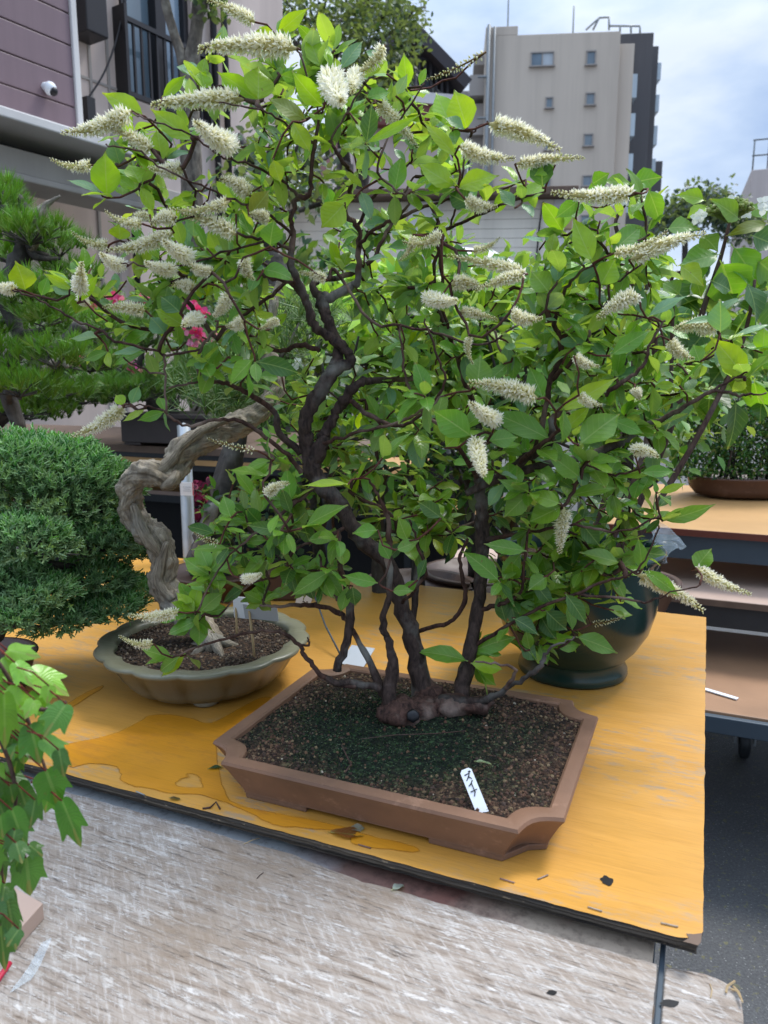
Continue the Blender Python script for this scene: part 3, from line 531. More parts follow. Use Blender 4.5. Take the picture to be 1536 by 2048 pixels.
def grow_itea(root):
    pos = []; par = []; rad = []; trunk = MB()
    for limb in LIMBS:
        W = catmull([tuple(P(a, b, y))+(w/2/FPX*y*(.78 if w < 52 else .9),) for a, b, y, w in limb], 5)
        pts = [Vector(w[:3])+rvec(.0010) for w in W]; rr = [max(.0011, w[3]) for w in W]
        big = rr[0] > .008
        cols = [((.62, .6, .6) if limb[0][0] == 880 else (1, 1, 1) if r > .0045 else (1.15, .85, .75)) for r in rr]
        tube(trunk, pts, rr, 11 if big else 7, .32 if big else .22, 75., cols=cols)
        prev = None
        for p, r in zip(pts, rr):
            if r > .012: prev = None; continue
            pos.append(np.array(p)); par.append(-1 if prev is None else prev); rad.append(r); prev = len(pos)-1
    n0 = len(pos)
    targets = []; kinds = []
    for h in HERO:
        y = yfront(h[0], h[1])+RND.uniform(-.03, .03); targets.append(np.array(P(h[0], h[1], y))); kinds.append(('h', h, y))
    for s in SPIKES:
        y = yfront(s[0], s[1])+RND.uniform(-.05, .02); targets.append(np.array(P(s[0], s[1], y))); kinds.append(('s', s, y))
    for poly, cnt, y0, y1, pal in ZONES:
        xs = [p[0] for p in poly]; ys = [p[1] for p in poly]; c = 0; guard = 0; cnt = int(cnt*(1.08 if y1 > 1.3 or 'L' in pal else .85))
        while c < cnt and guard < 9000:
            guard += 1; x = frand(min(xs), max(xs)); y = frand(min(ys), max(ys))
            if not inside(x, y, poly): continue
            Y = max(frand(y0, y1), yfront(x, y)+.04)
            if Y < 1.17 and any(inside(x, y, k) for k in KEEP_CLEAR): continue
            t = np.array(P(x, y, Y))
            if targets and c % 3 and min(np.sum((np.array(targets[-60:])-t)**2, 1)) < .028**2: continue
            targets.append(t); kinds.append(('c', pal, Y)); c += 1
    Tg = np.array(targets); N = len(Tg); PP = np.array(pos); best = np.full(N, 1e9); bi = np.zeros(N, int)
    for i in range(N):
        d = np.sum((PP-Tg[i])**2, 1); bi[i] = d.argmin(); best[i] = d[bi[i]]
    done = np.zeros(N, bool); tipnode = [None]*N
    for _ in range(N):
        b = np.where(done, 1e9, best); k = int(b.argmin()); done[k] = True
        a = bi[k]; p0 = pos[a]; p1 = Tg[k]; L = np.linalg.norm(p1-p0); steps = max(2, int(L/.016)); last = a
        pd = p0-pos[par[a]] if par[a] >= 0 else p1-p0
        pd = pd/(np.linalg.norm(pd)+1e-9)*L*.30; new = []
        sag = np.array([0, 0, .12*L]) if L > .03 else np.zeros(3)
        for s in range(1, steps+1):
            t = s/steps; q = (1-t)**2*p0+2*t*(1-t)*(p0*.6+p1*.4+pd*.8-sag)+t*t*p1
            if s < steps: q = q+np.array([RND.gauss(0, .0019) for _ in range(3)])
            pos.append(q); par.append(last); rad.append(.0); last = len(pos)-1; new.append(last)
        tipnode[k] = last
        for i in np.where(~done)[0]:
            d = np.sum((np.array([pos[j] for j in new])-Tg[i])**2, 1); j = d.argmin()
            if d[j] < best[i]: best[i] = d[j]; bi[i] = new[j]
    cnt = [0]*len(pos); kids = {}
    for k in tipnode: cnt[k] += 1
    for i in range(len(pos)-1, n0-1, -1):
        cnt[par[i]] += cnt[i]; kids.setdefault(par[i], []).append(i)
    twigs = MB()
    starts = [(a, c) for a in list(kids) for c in kids[a] if a < n0 or c != max(kids[a], key=lambda q: cnt[q])]
    for a, c in starts:
        chain = [a, c]; cur = c
        while cur in kids: cur = max(kids[cur], key=lambda q: cnt[q]); chain.append(cur)
        rr = [.00088+.00050*math.sqrt(cnt[i]) for i in chain]; rr[0] = rr[1]
        cols = [(1.15, .66, .56) if r < .0016 else (.8, .66, .6) for r in rr]
        tube(twigs, [Vector(pos[i]) for i in chain], rr, 5, .12, 150., cols=cols)
    # burl at the foot
    for (px, py, Y, r, sq) in [(800,1425,1.055,.030,(1.1,1,.75)),(845,1425,1.07,.032,(1.1,1,.8)),(820,1440,1.05,.020,(1,1,.7)),(775,1430,1.05,.018,(1,1,.8)),(905,1410,1.07,.026,(1.4,1,.6)),(950,1410,1.06,.020,(1.5,1,.6)),(700,1368,1.055,.009,(2.4,1,.6)),(860,1395,1.10,.026,(1,1,1))]:
        c = P(px, py, Y); vs = []; n = 18
        prof = [(math.sin(math.pi*i/12), -math.cos(math.pi*i/12)) for i in range(13)]
        for (a, b) in prof:
            for j in range(n):
                t = 2*math.pi*j/n; v = Vector((a*math.cos(t)*sq[0], a*math.sin(t)*sq[1], b*sq[2]))*r
                v *= 1+.28*noise.noise((c+v)*70)+.16*noise.noise((c+v)*170); vs.append(c+v)
        trunk.add(vs, [(i*n+j, i*n+(j+1) % n, (i+1)*n+(j+1) % n, (i+1)*n+j) for i in range(12) for j in range(n)], col=(1.25, .98, .9))
    to = trunk.build('trunk', M['bark'], root)
    cut = MB(); c = P(826, 1432, 1.022); ax = Vector((0, -.9, .35)).normalized(); rt = Vector((1, 0, 0)); u2 = ax.cross(rt)
    ring = [[c+(rt*math.cos(k*.524)+u2*math.sin(k*.524))*.0092*f*(1+.1*math.sin(3*k))+ax*h for k in range(12)] for f, h in ((1., -.012), (1., .000), (.8, .0015), (.3, .002))]
    cut.add([v for r in ring for v in r], [(i*12+j, i*12+(j+1) % 12, (i+1)*12+(j+1) % 12, (i+1)*12+j) for i in range(3) for j in range(12)]+[tuple(range(36, 48))])
    co = cut.build('pruning_cut', M['ink'], to); co['label'] = 'black sealed pruning cut on the root burl'
    twigs.build('branches', M['twig'], root)
    fol = MB(); cam = Vector((0, 0, CZ))
    segs = [(s[0], s[1], s[2], s[3], s[4]*.5+16, kinds[len(HERO)+i][2]) for i, s in enumerate(SPIKES)]
    def blocked(*pts):
        for p in pts:
            x, y = PX(p)
            for x0, y0, x1, y1, w, Y in segs:
                if p.y > Y+.03: continue
                dx, dy = x1-x0, y1-y0; t = max(0, min(1, ((x-x0)*dx+(y-y0)*dy)/(dx*dx+dy*dy+1e-6)))
                if (x-x0-t*dx)**2+(y-y0-t*dy)**2 < w*w: return True
            if 362 < x < 424 and 600 < y < 690: return True
            if p.y < 1.16 and any(inside(x, y, k) for k in KEEP_CLEAR): return True
        return False
    protos = [spike_mesh('flower_spike', o, c, n, f) for o, c, n, f in [(1.3, .12, 84, 1.05), (1.05, -.18, 78, 1.), (.85, .2, 76, 1.), (.6, -.1, 72, .95), (.35, .25, 64, .9), (-.2, .1, 46, .62), (1.6, .05, 90, 1.1)]]
    ops = [1., .8, .65, .45, .2, -.2, 1.3]; used = set()
    for k in range(N):
        typ, dat, Y = kinds[k]; base = Vector(pos[tipnode[k]])
        if typ == 'h':
            bx, by, tx, ty, w, tn = dat; L0 = math.hypot(tx-bx, ty-by)/FPX*Y
            tip = P(tx, ty, Y+RND.uniform(-.35, .25)*L0); d = tip-base; tc = (cam-base).normalized()
            up = tc+Vector((0, 0, .35))+rvec(.22)
            if tn == 'B': up += Vector((0, 0, .5))
            leaf(fol, base, d, up, d.length*1.04, w/FPX*Y*1.02, jit(TINT[tn], .12), frand(.05, .35), frand(.1, .3), .05, [0.0, .46, .77, .95, 1., .93, .76, .46, .14, .0], .03, petiole=.06)
        elif typ == 's':
            bx, by, tx, ty, w, op, dy = dat; dy = dy*1.1+(-.03 if dy < 0 else 0); tip = P(tx, ty, Y+dy+RND.uniform(-.01, .01)); d = tip-base; L = d.length
            i = min(range(7), key=lambda q: abs(ops[q]-op)+RND.uniform(0, .12)); o = protos[i]
            if i in used: o = o.copy(); COL.objects.link(o)
            used.add(i); o.parent = root
            x = d.normalized(); z = Vector((0, 0, 1)); y = z.cross(x).normalized(); z = x.cross(y)
            th = max(w*(.74 if dy == 0 else .64)/FPX*Y/.20, .06)*(1. if i != 5 else 1.35); a = RND.uniform(-.5, .5)
            y, z = y*math.cos(a)+z*math.sin(a), z*math.cos(a)-y*math.sin(a)
            mt = Matrix(((x.x*L, y.x*th, z.x*th, base.x), (x.y*L, y.y*th, z.y*th, base.y), (x.z*L, y.z*th, z.z*th, base.z), (0, 0, 0, 1)))
            o.matrix_local = Matrix.Translation(-root.location) @ mt
        if typ == 'c' or typ == 's' or RND.random() < .55:
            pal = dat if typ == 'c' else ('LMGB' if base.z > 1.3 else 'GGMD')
            ch = [tipnode[k]]
            while len(ch) < 6 and par[ch[-1]] >= n0: ch.append(par[ch[-1]])
            d0 = (base-Vector(pos[par[tipnode[k]]])).normalized(); n = RND.randint(5, 8) if typ == 'c' else RND.randint(2, 3); ph = frand(0, 6.28)
            if typ == 's': d0 = -d0
            out = (base-Vector((.06, 1.18, 1.25))); out.z *= .5; out = out.normalized()
            for q in range(n):
                t = q/max(1, n-1); idx = t*(len(ch)-1) if typ == 'c' else t*1.2
                i0 = min(int(idx), len(ch)-1); i1 = min(i0+1, len(ch)-1); b = Vector(pos[ch[i0]]).lerp(Vector(pos[ch[i1]]), idx-int(idx))
                a = ph+q*2.4; s1 = d0.orthogonal().normalized(); s2 = d0.cross(s1); rd = s1*math.cos(a)+s2*math.sin(a)
                dd = (d0*(.75-.5*t)+rd*(.45+.6*t)+out*.25+Vector((0, 0, frand(-.35, .2)))).normalized()
                L = frand(.029, .053)*(.72 if (q == 0 and typ == 'c') else 1)*(1.0 if Y < 1.25 else .9)
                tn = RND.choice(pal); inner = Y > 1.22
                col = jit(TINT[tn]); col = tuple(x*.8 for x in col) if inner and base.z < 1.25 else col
                up = Vector((0, -.25, 1))+rvec(.33)
                if blocked(b, b+dd*L*.55, b+dd*L): continue
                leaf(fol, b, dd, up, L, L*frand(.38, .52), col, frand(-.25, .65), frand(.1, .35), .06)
    fol.build("foliage", M["leaf"], root)
    for i, o in enumerate(protos):
        if i not in used: bpy.data.objects.remove(o)
# ---------------------------------------------------------------- ground and tables
g = MB(); S = 160
g.add([(-S, -S, 0), (S, -S, 0), (S, S, 0), (-S, S, 0)], [(0, 1, 2, 3)]); tag(g.build('asphalt_ground', M['asphalt']), kind='structure')

TZ = .79
def frame_legs(root, a0, a1, b0, b1, ztop, mat, r=.018, h=.05):
    for a, b in ((a0, b0), (a1, b0), (a0, b1), (a1, b1)):
        m = MB(); m.ebox(a-r, a+r, b-r, b+r, 0, ztop-h); m.build('leg', mat, root, False, .002)
    m = MB()
    m.ebox(a0+r, a1-r, b0-r, b0+r, ztop-h, ztop); m.ebox(a0+r, a1-r, b1-r, b1+r, ztop-h, ztop)
    m.ebox(a0-r, a0+r, b0-r, b1+r, ztop-h, ztop); m.ebox(a1-r, a1+r, b0-r, b1+r, ztop-h, ztop)
    m.build('frame', mat, root, False, .002)
t = thing('display_table', 'orange varnished plywood table carrying the flowering bonsai in the brown rectangular pot', 'table', E(-.9, 1.3, 0))
def rough_sheet(a0, a1, b0, b1, z0, z1, mats, name, parent, na=160, nb=60, amp=.0007, seed=0., chip=None):
    mb = MB(); pts = []
    def e(a, b, sgn):
        return amp*noise.noise(Vector((a*40+seed, b*40, sgn)))+amp*.8*noise.noise(Vector((a*170+seed, b*170, sgn)))
    for i in range(na+1): a = a0+(a1-a0)*i/na; pts.append((a, b0+e(a, b0, 0)))
    for i in range(1, nb+1): b = b0+(b1-b0)*i/nb; pts.append((a1+e(a1, b, 1), b))
    for i in range(1, na+1): a = a1-(a1-a0)*i/na; pts.append((a, b1+e(a, b1, 2)))
    for i in range(1, nb): b = b1-(b1-b0)*i/nb; pts.append((a0+e(a0, b, 3), b))
    if chip: pts = [chip(p) for p in pts]
    n = len(pts); k = 5; vs = []
    for j in range(k):
        z = z1-(z1-z0)*j/(k-1)
        for i, (a, b) in enumerate(pts):
            ins = .0015*noise.noise(Vector((a*60, b*60, z*300)))-(.0012 if j in (1, 3) else 0)
            ca, cb = (a0+a1)/2, (b0+b1)/2
            vs.append(E(a+(ins if a > ca else -ins)*(abs(a-ca) > (a1-a0)/2-.01), b+(ins if b > cb else -ins)*(abs(b-cb) > (b1-b0)/2-.01), z))
    mb.add(vs[:n], [tuple(range(n))], m=0)
    mb.add(vs, [(j*n+i, (j+1)*n+i, (j+1)*n+(i+1) % n, j*n+(i+1) % n) for j in range(k-1) for i in range(n)]+[tuple(range((k-1)*n+n-1, (k-1)*n-1, -1))], m=1)
    return mb.build(name, mats, parent, False)
def tchip(p):
    a, b = p; d = (a-.033)+(b-.744)*-1
    if a > .02 and b < .757: return (min(a, .029), max(b, .747))
    return p
rough_sheet(-1.78, .033, .744, 1.892, TZ-.009, TZ, [M['ply'], M['edge']], 'tabletop', t, chip=tchip)
rough_sheet(-1.775, .028, .7495, 1.885, TZ-.0175, TZ-.0098, [M['edge'], M['edge']], 'lower_ply', t, seed=5.)
frame_legs(t, -1.7, -.03, .80, 1.83, TZ-.031, M['bluesteel'])
# corner worn bare, staples, screw hole
m = MB(); pts = [T(x, y, TZ+.0006) for x, y in ((1372, 1867), (1388, 1868), (1404, 1866), (1402, 1884), (1396, 1891), (1383, 1887), (1366, 1883), (1378, 1876))]
m.add(pts, [tuple(range(len(pts)))]); o = m.build('worn_corner', M['woodedge'], t, False); o['label'] = 'bare chipped wood at the table corner'
for (x0, y0, x1, y1) in [(1000,1757,1029,1765),(1176,1814,1204,1822),(1322,1846,1356,1853),(716,1689,742,1696),(272,1583,290,1590),(1075,1758,1096,1750)]:
    m = MB(); tube(m, [T(x0, y0, TZ-.001), T(x0+1, y0, TZ+.0014), T(x1-1, y1, TZ+.0014), T(x1, y1, TZ-.001)], .0009, 5); m.build('staple', M['rust'], t)
m = MB(); c = T(1214, 1762, TZ)
ring = [(c.x+.0072*math.cos(k*.42)*(1+.2*math.sin(k*2.2)), c.y+.0080*math.sin(k*.42)*(1+.2*math.cos(k*1.7))) for k in range(15)]
m.add([Vector((x, y, TZ+.0007)) for x, y in ring], [tuple(range(15))]); o = m.build('screw_hole', M['ink'], t, False); o['label'] = 'dark round hole in the plywood'
def flat_poly(px, z, mat, name, parent=None, wob=.0):
    pp = catmull([tuple(T(x, y, z)) for x, y in px]+[tuple(T(*px[0], z))], 4)[:-1]
    m = MB(); q = [Vector((p[0]+RND.gauss(0, wob), p[1]+RND.gauss(0, wob), z)) for p in pp]; n = len(q); ar = sum(q[i].x*q[(i+1) % n].y-q[(i+1) % n].x*q[i].y for i in range(n)); sg = 1 if ar > 0 else -1
    inn = []
    for i in range(n):
        t = (q[(i+2) % n]-q[i-2]).normalized(); inn.append(q[i]+Vector((-t.y, t.x, 0))*(.0035*sg))
    m.add(q+inn, [(i, (i+1) % n, n+(i+1) % n, n+i) for i in range(n)]+[tuple(range(n, 2*n))], cols=[(0, 0, 0)]*n+[(1, 1, 1)]*n); return m.build(name, mat, parent, False)
W1 = [(125,1488),(190,1476),(235,1463),(280,1441),(300,1430),(340,1428),(385,1436),(420,1445),(470,1420),(520,1395),(545,1400),(500,1440),(455,1470),(436,1490),(438,1530),(450,1580),(470,1605),(520,1618),(580,1630),(680,1650),(760,1675),(830,1690),(835,1705),(780,1700),(735,1695),(705,1688),(690,1668),(640,1660),(590,1655),(545,1650),(500,1628),(455,1608),(430,1600),(400,1590),(345,1588),(300,1578),(262,1572),(240,1560),(238,1545),(225,1532),(180,1528),(135,1533)]
tag(flat_poly(W1, TZ+.0009, M['wet'], 'puddle', wob=.0006), kind='structure')
tag(flat_poly([(128,1412),(150,1396),(180,1380),(206,1370),(204,1378),(180,1392),(150,1412),(132,1418)], TZ+.0009, M['wet'], 'puddle', wob=.0004), kind='structure')
# fallen leaves and litter on the table
def litter(name, label, cat, bx, by, tx, ty, w, col, z=TZ, curl=.15):
    m = MB(); b = T(bx, by, z+.002); e = T(tx, ty, z+.003); leaf(m, b, e-b, Vector((0, 0, 1)), (e-b).length, w, col, curl, .25, .08)
    c = (b+e)/2; r = thing(name, label, cat, Vector((c.x, c.y, z))); m.build('blade', M['leaf'], r); return r
litter('fallen_leaf', 'torn reddish brown leaf lying on wet plywood in front of the pot', 'leaf', 655, 1664, 732, 1668, .024, (.30, .07, .03))
litter('fallen_leaf', 'pale grey leaf fragment lying beside the torn reddish leaf', 'leaf', 695, 1660, 730, 1652, .013, (.42, .38, .34))
litter('fallen_leaf', 'dark green sprig lying against the left corner of the brown pot', 'leaf', 415, 1538, 446, 1530, .010, (.02, .05, .03))
litter('fallen_leaf', 'small curled brown leaf on the table edge left of the pot', 'leaf', 338, 1595, 360, 1598, .007, (.12, .05, .03))
litter('fallen_leaf', 'thin pale leaf lying on the mossy soil above the name tag', 'leaf', 948, 1522, 984, 1524, .008, (.40, .46, .28), .853)
def twig(name, label, pts, z, r=.0012, mat='twig'):
    m = MB(); tube(m, [T(x, y, z+r*(1+.6*math.sin(i*2))) for i, (x, y) in enumerate(pts)], r, 5, .2, 200); c = T(*pts[0], z)
    return tag(m.build(name, M[mat]), label, 'twig')
twig('fallen_twig', 'short crooked dark twig on the wet plywood near the front edge', [(405,1617),(420,1615),(432,1604),(440,1618)], TZ)
twig('fallen_twig', 'long thin dark straw lying across the soil below the trunk burl', [(722,1478),(790,1470),(870,1467),(930,1462)], .856, .0006, 'twig')
twig('fallen_twig', 'forked dark twig lying on the left front of the soil', [(683,1490),(695,1515),(702,1528),(690,1545)], .855, .0009)

# weathered bench in front
bt = thing('weathered_bench', 'low bench of grey weathered plywood with flaking white paint in the foreground', 'bench', E(-.5, .45, 0))
BZ = .763
ea, eb = toE(T(1316, 1898, BZ)); _, eb2 = toE(T(160, 1592, BZ))
print('bench edge', ea, eb, eb2)
rough_sheet(-1.6, ea, .12, .743, BZ-.014, BZ, [M['board'], M['edge_light']], 'top_board', bt, seed=9., amp=.0018, chip=lambda p: (p[0], p[1]-(.0125*max(0, min(1, (p[0]+.44)/.10)) if p[1] > .5 else 0)))
q = [(1331,1933),(1370,1939),(1410,1947),(1437,1957),(1456,1967),(1472,1983),(1483,2002),(1487,2030)]
poly = [T(x, y, BZ-.004) for x, y in q]; a_r, _ = toE(poly[-1]); a_l, _ = toE(poly[0])
poly = [(p.x, p.y) for p in poly]; e_ = E(a_r, .12, 0); poly.append((e_.x, e_.y)); e_ = E(a_l, .12, 0); poly.append((e_.x, e_.y))
m = MB(); prism(m, poly[::-1], BZ-.018, BZ-.004); o = m.build('end_board', M['board'], bt, False, .0015); o['label'] = 'short board with a worn rounded corner'
m = MB(); m.ebox(ea+.002, a_l-.001, .12, eb+.02, BZ-.03, BZ-.006); m.build('steel_strip', M['bluesteel'], bt, False, .001)
m = MB(); m.ebox(-1.6, ea-.002, .60, .70, BZ-.032, BZ-.0145); m.ebox(-1.6, ea-.004, .701, .80, BZ-.0145, BZ-.003); m.build('angle_rail', M['rust'], bt, False, .001)
for a, b in ((-1.5, .18), (a_r-.05, .18), (-1.5, .58), (a_r-.05, .58)):
    m = MB(); m.ebox(a-.015, a+.015, b-.015, b+.015, 0, BZ-.033); m.build('leg', M['bluesteel'], bt, False, .002)
for cx, cy, r in ((1104, 1986, .0040), (1340, 2000, .0058)):
    m = MB(); c = T(cx, cy, BZ); z = BZ+.0006 if cx < 1300 else BZ-.0034
    m.add([Vector((c.x+r*math.cos(k*.45)*(1.5 if cx > 1300 else 1.2)*(1+.25*math.sin(k*1.9)), c.y+r*math.sin(k*.45)*.8, z)) for k in range(14)], [tuple(range(14))])
    o = m.build('knot_hole', M['ink'], bt, False); o['label'] = 'dark knot hole in the weathered board'
m = MB()
for q in ([(1452,1985),(1455,1972),(1470,1962)],[(1462,1978),(1474,1982),(1482,1996)],[(1466,1972),(1478,1984),(1485,2004)]):
    tube(m, [T(x, y, BZ-.002+.002*i) for i, (x, y) in enumerate(q)], .0011, 4)
o = m.build('splinter', M['bamboo'], bt, False); o['label'] = 'raw splinters at the broken corner'
litter('fallen_leaf', 'small white curled scrap lying at the back of the weathered bench', 'scrap', 783, 1780, 811, 1762, .010, (.60, .62, .60), BZ, .5)
for i, q in enumerate([[(488,1688),(505,1680),(519,1676)], [(514,1757),(520,1750),(527,1745)], [(735,1722),(745,1716),(752,1711)], [(1420,1968),(1424,1980),(1421,1996)]]):
    twig('straw', ['pale straw on the bench under the left part of the table edge', 'tiny dark straw on the middle of the weathered bench', 'thin straw on the rusty rail before the table edge', 'white thread on the rounded end board'][i], q, BZ if i != 3 else BZ-.004, .0006, 'bamboo' if i != 1 else 'twig')

# ---------------------------------------------------------------- main flowering bonsai
PC = E(-.3625, .9595, TZ); PLA, PLB, CUT = .2425, .1885, .044
root = thing('flowering_bonsai', 'large bonsai shrub with white bottlebrush flower spikes in a brown rectangular pot', 'bonsai', PC)
def indent_rect(la, lb, cut, n=7):
    out = []
    for sx, sy, flip in ((1, -1, 0), (1, 1, 1), (-1, 1, 0), (-1, -1, 1)):
        seq = []
        for i in range(n+1):
            f = i/n; x = la-cut*(1-f); y = lb-cut*f
            k = math.sin(math.pi*f)*cut*.20; x -= k; y -= k   # concave corner
            seq.append((sx*x, sy*y))
        out += (seq if not flip else seq[::-1])
    return out
pot = MB()
prof = [(0., .0, .006), (-.004, .012, .006), (0., .045, .007), (.003, .056, .0), (.0, .060, 0), (-.003, .0605, 0), (-.017, .0605, 0), (-.020, .058, 0), (-.022, .040, 0)]
base_in = -.020
rings = []
for i, (o_, z, _) in enumerate(prof):
    off = o_ + (base_in*(1-z/.060) if i < 5 else 0)
    rings.append([PC+E1*x+E2*y+EZ*(z+.0) for x, y in indent_rect(PLA+off, PLB+off, CUT*(1 if i < 6 else .95))])
n = len(rings[0])
rings[0] = [v+EZ*.009 for v in rings[0]]
pot.add([v for r in rings for v in r], [(i*n+j, i*n+(j+1) % n, (i+1)*n+(j+1) % n, (i+1)*n+j) for i in range(len(rings)-1) for j in range(n)])
pot.add(rings[0], [tuple(range(n-1, -1, -1))])
po = pot.build('pot', M['clay'], root, True)
po.modifiers.new('es', 'EDGE_SPLIT').split_angle = .6
for sx, sy in ((1, 1), (1, -1), (-1, 1), (-1, -1)):
    f = MB(); la, lb = PLA-.0215, PLB-.0215; L_, th = .115, .02
    pts = [(la-CUT-L_*.8, lb), (la-CUT, lb), (la-CUT*.45, lb-CUT*.75), (la, lb-CUT), (la, lb-CUT-L_*.35), (la-th, lb-CUT-L_*.35), (la-th, lb-CUT), (la-CUT, lb-th), (la-CUT-L_*.8, lb-th)]
    pl = [PC+E1*(x*sx)+E2*(y*sy) for x, y in pts]; pl = [(p.x, p.y) for p in pl]
    if sx*sy < 0: pl = pl[::-1]
    prism(f, pl, TZ+.0005, TZ+.0085); f.build('foot', M['clay'], po, False, .0012)
so = MB(); nx, ny = 96, 74; la, lb = PLA-.0185, PLB-.0185; SZ = TZ+.0535
def in_soil(x, y): return abs(x) < la and abs(y) < lb and (abs(x)+abs(y) < la+lb-CUT*1.05)
def soil_h(x, y):
    v = Vector((x*18, y*18, 3.)); m_ = math.exp(-((x-.01)**2+(y-.10)**2)/.012)
    return .004*noise.noise(v)+.0022*noise.noise(v*4)+.016*m_
def moss(x, y): return max(0, min(1, 1.9*math.exp(-((x+.02)**2/.03+(y+.02)**2/.02))+.6*noise.noise(Vector((x*16, y*16, 8)))-.25))
vs = []; cc = []; idx = {}
for j in range(ny+1):
    for i in range(nx+1):
        x = -la+2*la*i/nx; y = -lb+2*lb*j/ny
        s_ = abs(x)+abs(y)-(la+lb-CUT*1.02)
        if s_ > 0: k = s_/2; x -= math.copysign(k, x); y -= math.copysign(k, y)
        vs.append(PC+E1*x+E2*y+EZ*(SZ-TZ+soil_h(x, y))); mm = moss(x, y)
        cc.append((1-.80*mm, 1-.35*mm, 1-.55*mm))
so.add(vs, [(j*(nx+1)+i, j*(nx+1)+i+1, (j+1)*(nx+1)+i+1, (j+1)*(nx+1)+i) for j in range(ny) for i in range(nx)], cols=cc)
soil_o = so.build('soil', M['soil'], root)
gr = MB()
for _ in range(5200):
    x = frand(-la, la)*.985; y = frand(-lb, lb)*.985
    if abs(x)+abs(y) > la+lb-CUT*1.15: continue
    mm = moss(x, y)
    if RND.random() < mm*.9: continue
    r = RND.choice([.0010, .0013, .0016, .002, .0026])*(1. if RND.random() < .97 else 1.5)
    c = RND.choice([(.11, .048, .024), (.075, .033, .017), (.045, .021, .012), (.16, .085, .042), (.05, .026, .015), (.22, .15, .075), (.10, .045, .022)])
    if RND.random() < .012: c = (.38, .32, .24)
    blob(gr, PC+E1*x+E2*y+EZ*(SZ-TZ+soil_h(x, y)+r*.1), r, c, lump=.6)
o = gr.build('soil_granules', M['granule'], soil_o, False); o['kind'] = 'stuff'
mo = MB()
for _ in range(9000):
    x = frand(-la, la)*.97; y = frand(-lb, lb)*.97
    if abs(x)+abs(y) > la+lb-CUT*1.2 or RND.random() > moss(x, y)*1.3: continue
    b = PC+E1*x+E2*y+EZ*(SZ-TZ+soil_h(x, y)-.0005); c = RND.choice([(.009, .030, .018), (.02, .06, .02), (.03, .07, .02), (.006, .022, .016), (.06, .09, .02)] if RND.random() < .5 else [(.010, .034, .022), (.008, .028, .02)])
    for k in range(3):
        d = (Vector((0, 0, 1))+rvec(.6)).normalized(); s = d.orthogonal().normalized()*.0007
        mo.add([b-s, b+s, b+d*frand(.0018, .0042)], [(0, 1, 2)], col=c)
o = mo.build('moss', M['needle'], soil_o, False); o['kind'] = 'stuff'; o['label'] = 'dark green moss on the soil'
grow_itea(root)
# white name tag stuck into the soil
b0 = T(962, 1617, .846); e0 = P(930, 1538, b0.y+.030); tg = thing('plant_label', 'white plastic plant tag with black handwritten characters standing in the brown pot', 'plant label', b0)
ax = (e0-b0).normalized(); LT = (e0-b0).length; rt = (ax.cross(Vector((0, -1, .6)))).normalized(); rt = rt if rt.x > 0 else -rt; nr = rt.cross(ax); nr = nr if nr.y < 0 else -nr
m = MB(); h = .0073
pp = [(-h, -.012), (h, -.012), (h, LT-.003), (h*.6, LT), (-h*.6, LT), (-h, LT-.003)]
for s in (1, -1): pass
vs = [b0+rt*x+ax*y+nr*.0004 for x, y in pp]+[b0+rt*x+ax*y-nr*.0004 for x, y in pp]
m.add(vs, [(0, 1, 2, 3, 4, 5), (11, 10, 9, 8, 7, 6)]+[(i, (i+1) % 6, 6+(i+1) % 6, 6+i) for i in range(6)]); m.build('tag', M['white'], tg, False)
m = MB()
def stroke(pts, w=.00075):
    for i in range(len(pts)-1):
        p, q = Vector(pts[i]), Vector(pts[i+1]); d = (q-p).normalized(); s = Vector((-d.y, d.x))*w; p = p-d*w*.6; q = q+d*w*.6
        m.add([b0+rt*a.x+ax*a.y+nr*(.0009+.00005*len(m.f)) for a in (p-s, p+s, q+s*.7, q-s*.7)], [(0, 1, 2, 3)])
def ch(cy, strokes, k=.0085):
    for st in strokes: stroke([((x-.5)*k, cy+(y-.5)*k) for x, y in st])
ch(LT*.80, [[(.12,.82),(.80,.88),(.62,.55),(.10,.05)], [(.52,.42),(.85,.10)], [(.80,1.14),(.88,1.0)], [(.96,1.16),(1.04,1.02)]])
ch(LT*.60, [[(.82,.95),(.50,.60),(.10,.40)], [(.55,.62),(.58,.0)]])
ch(LT*.41, [[(.05,.66),(.95,.72)], [(.58,1.0),(.60,.50),(.30,-.05)]])
m.build('lettering', M['ink'], tg, False)

# ---------------------------------------------------------------- left bonsai in the lobed celadon pot
LC = Vector((-.335, 1.345, TZ)); lt = thing('driftwood_bonsai', 'old bonsai with coiling grey trunk in a scalloped celadon pot', 'bonsai', LC)
def lob(amp, nl=14): return lambda r, z, a: (r*(1+amp*(abs(math.cos(nl*a/2))**.7-.6)), z+.0035*math.cos(nl*a)*(amp*18 > 1))
m = MB(); Lp = [(.10, .012), (.135, .014), (.150, .03), (.162, .05), (.171, .066), (.176, .074)]
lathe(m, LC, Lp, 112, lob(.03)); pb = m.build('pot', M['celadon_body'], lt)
m = MB(); lathe(m, LC, [(.176, .074), (.190, .078), (.1925, .083), (.188, .087), (.160, .084), (.158, .078), (.157, .06)], 112, lob(.045)); m.build('rim', M['celadon'], pb)
for k in range(4):
    a = k*math.pi/2-1.35; m = MB(); c = LC+Vector((.106*math.cos(a), .106*math.sin(a), 0)); lathe(m, c, [(.001, .0005), (.012, .0005), (.022, .003), (.026, .013), (.018, .018)], 14, close=False); m.build('foot', M['celadon_body'], pb)
m = MB(); vs = [LC+EZ*.080]; cs = [(1, 1, 1)]
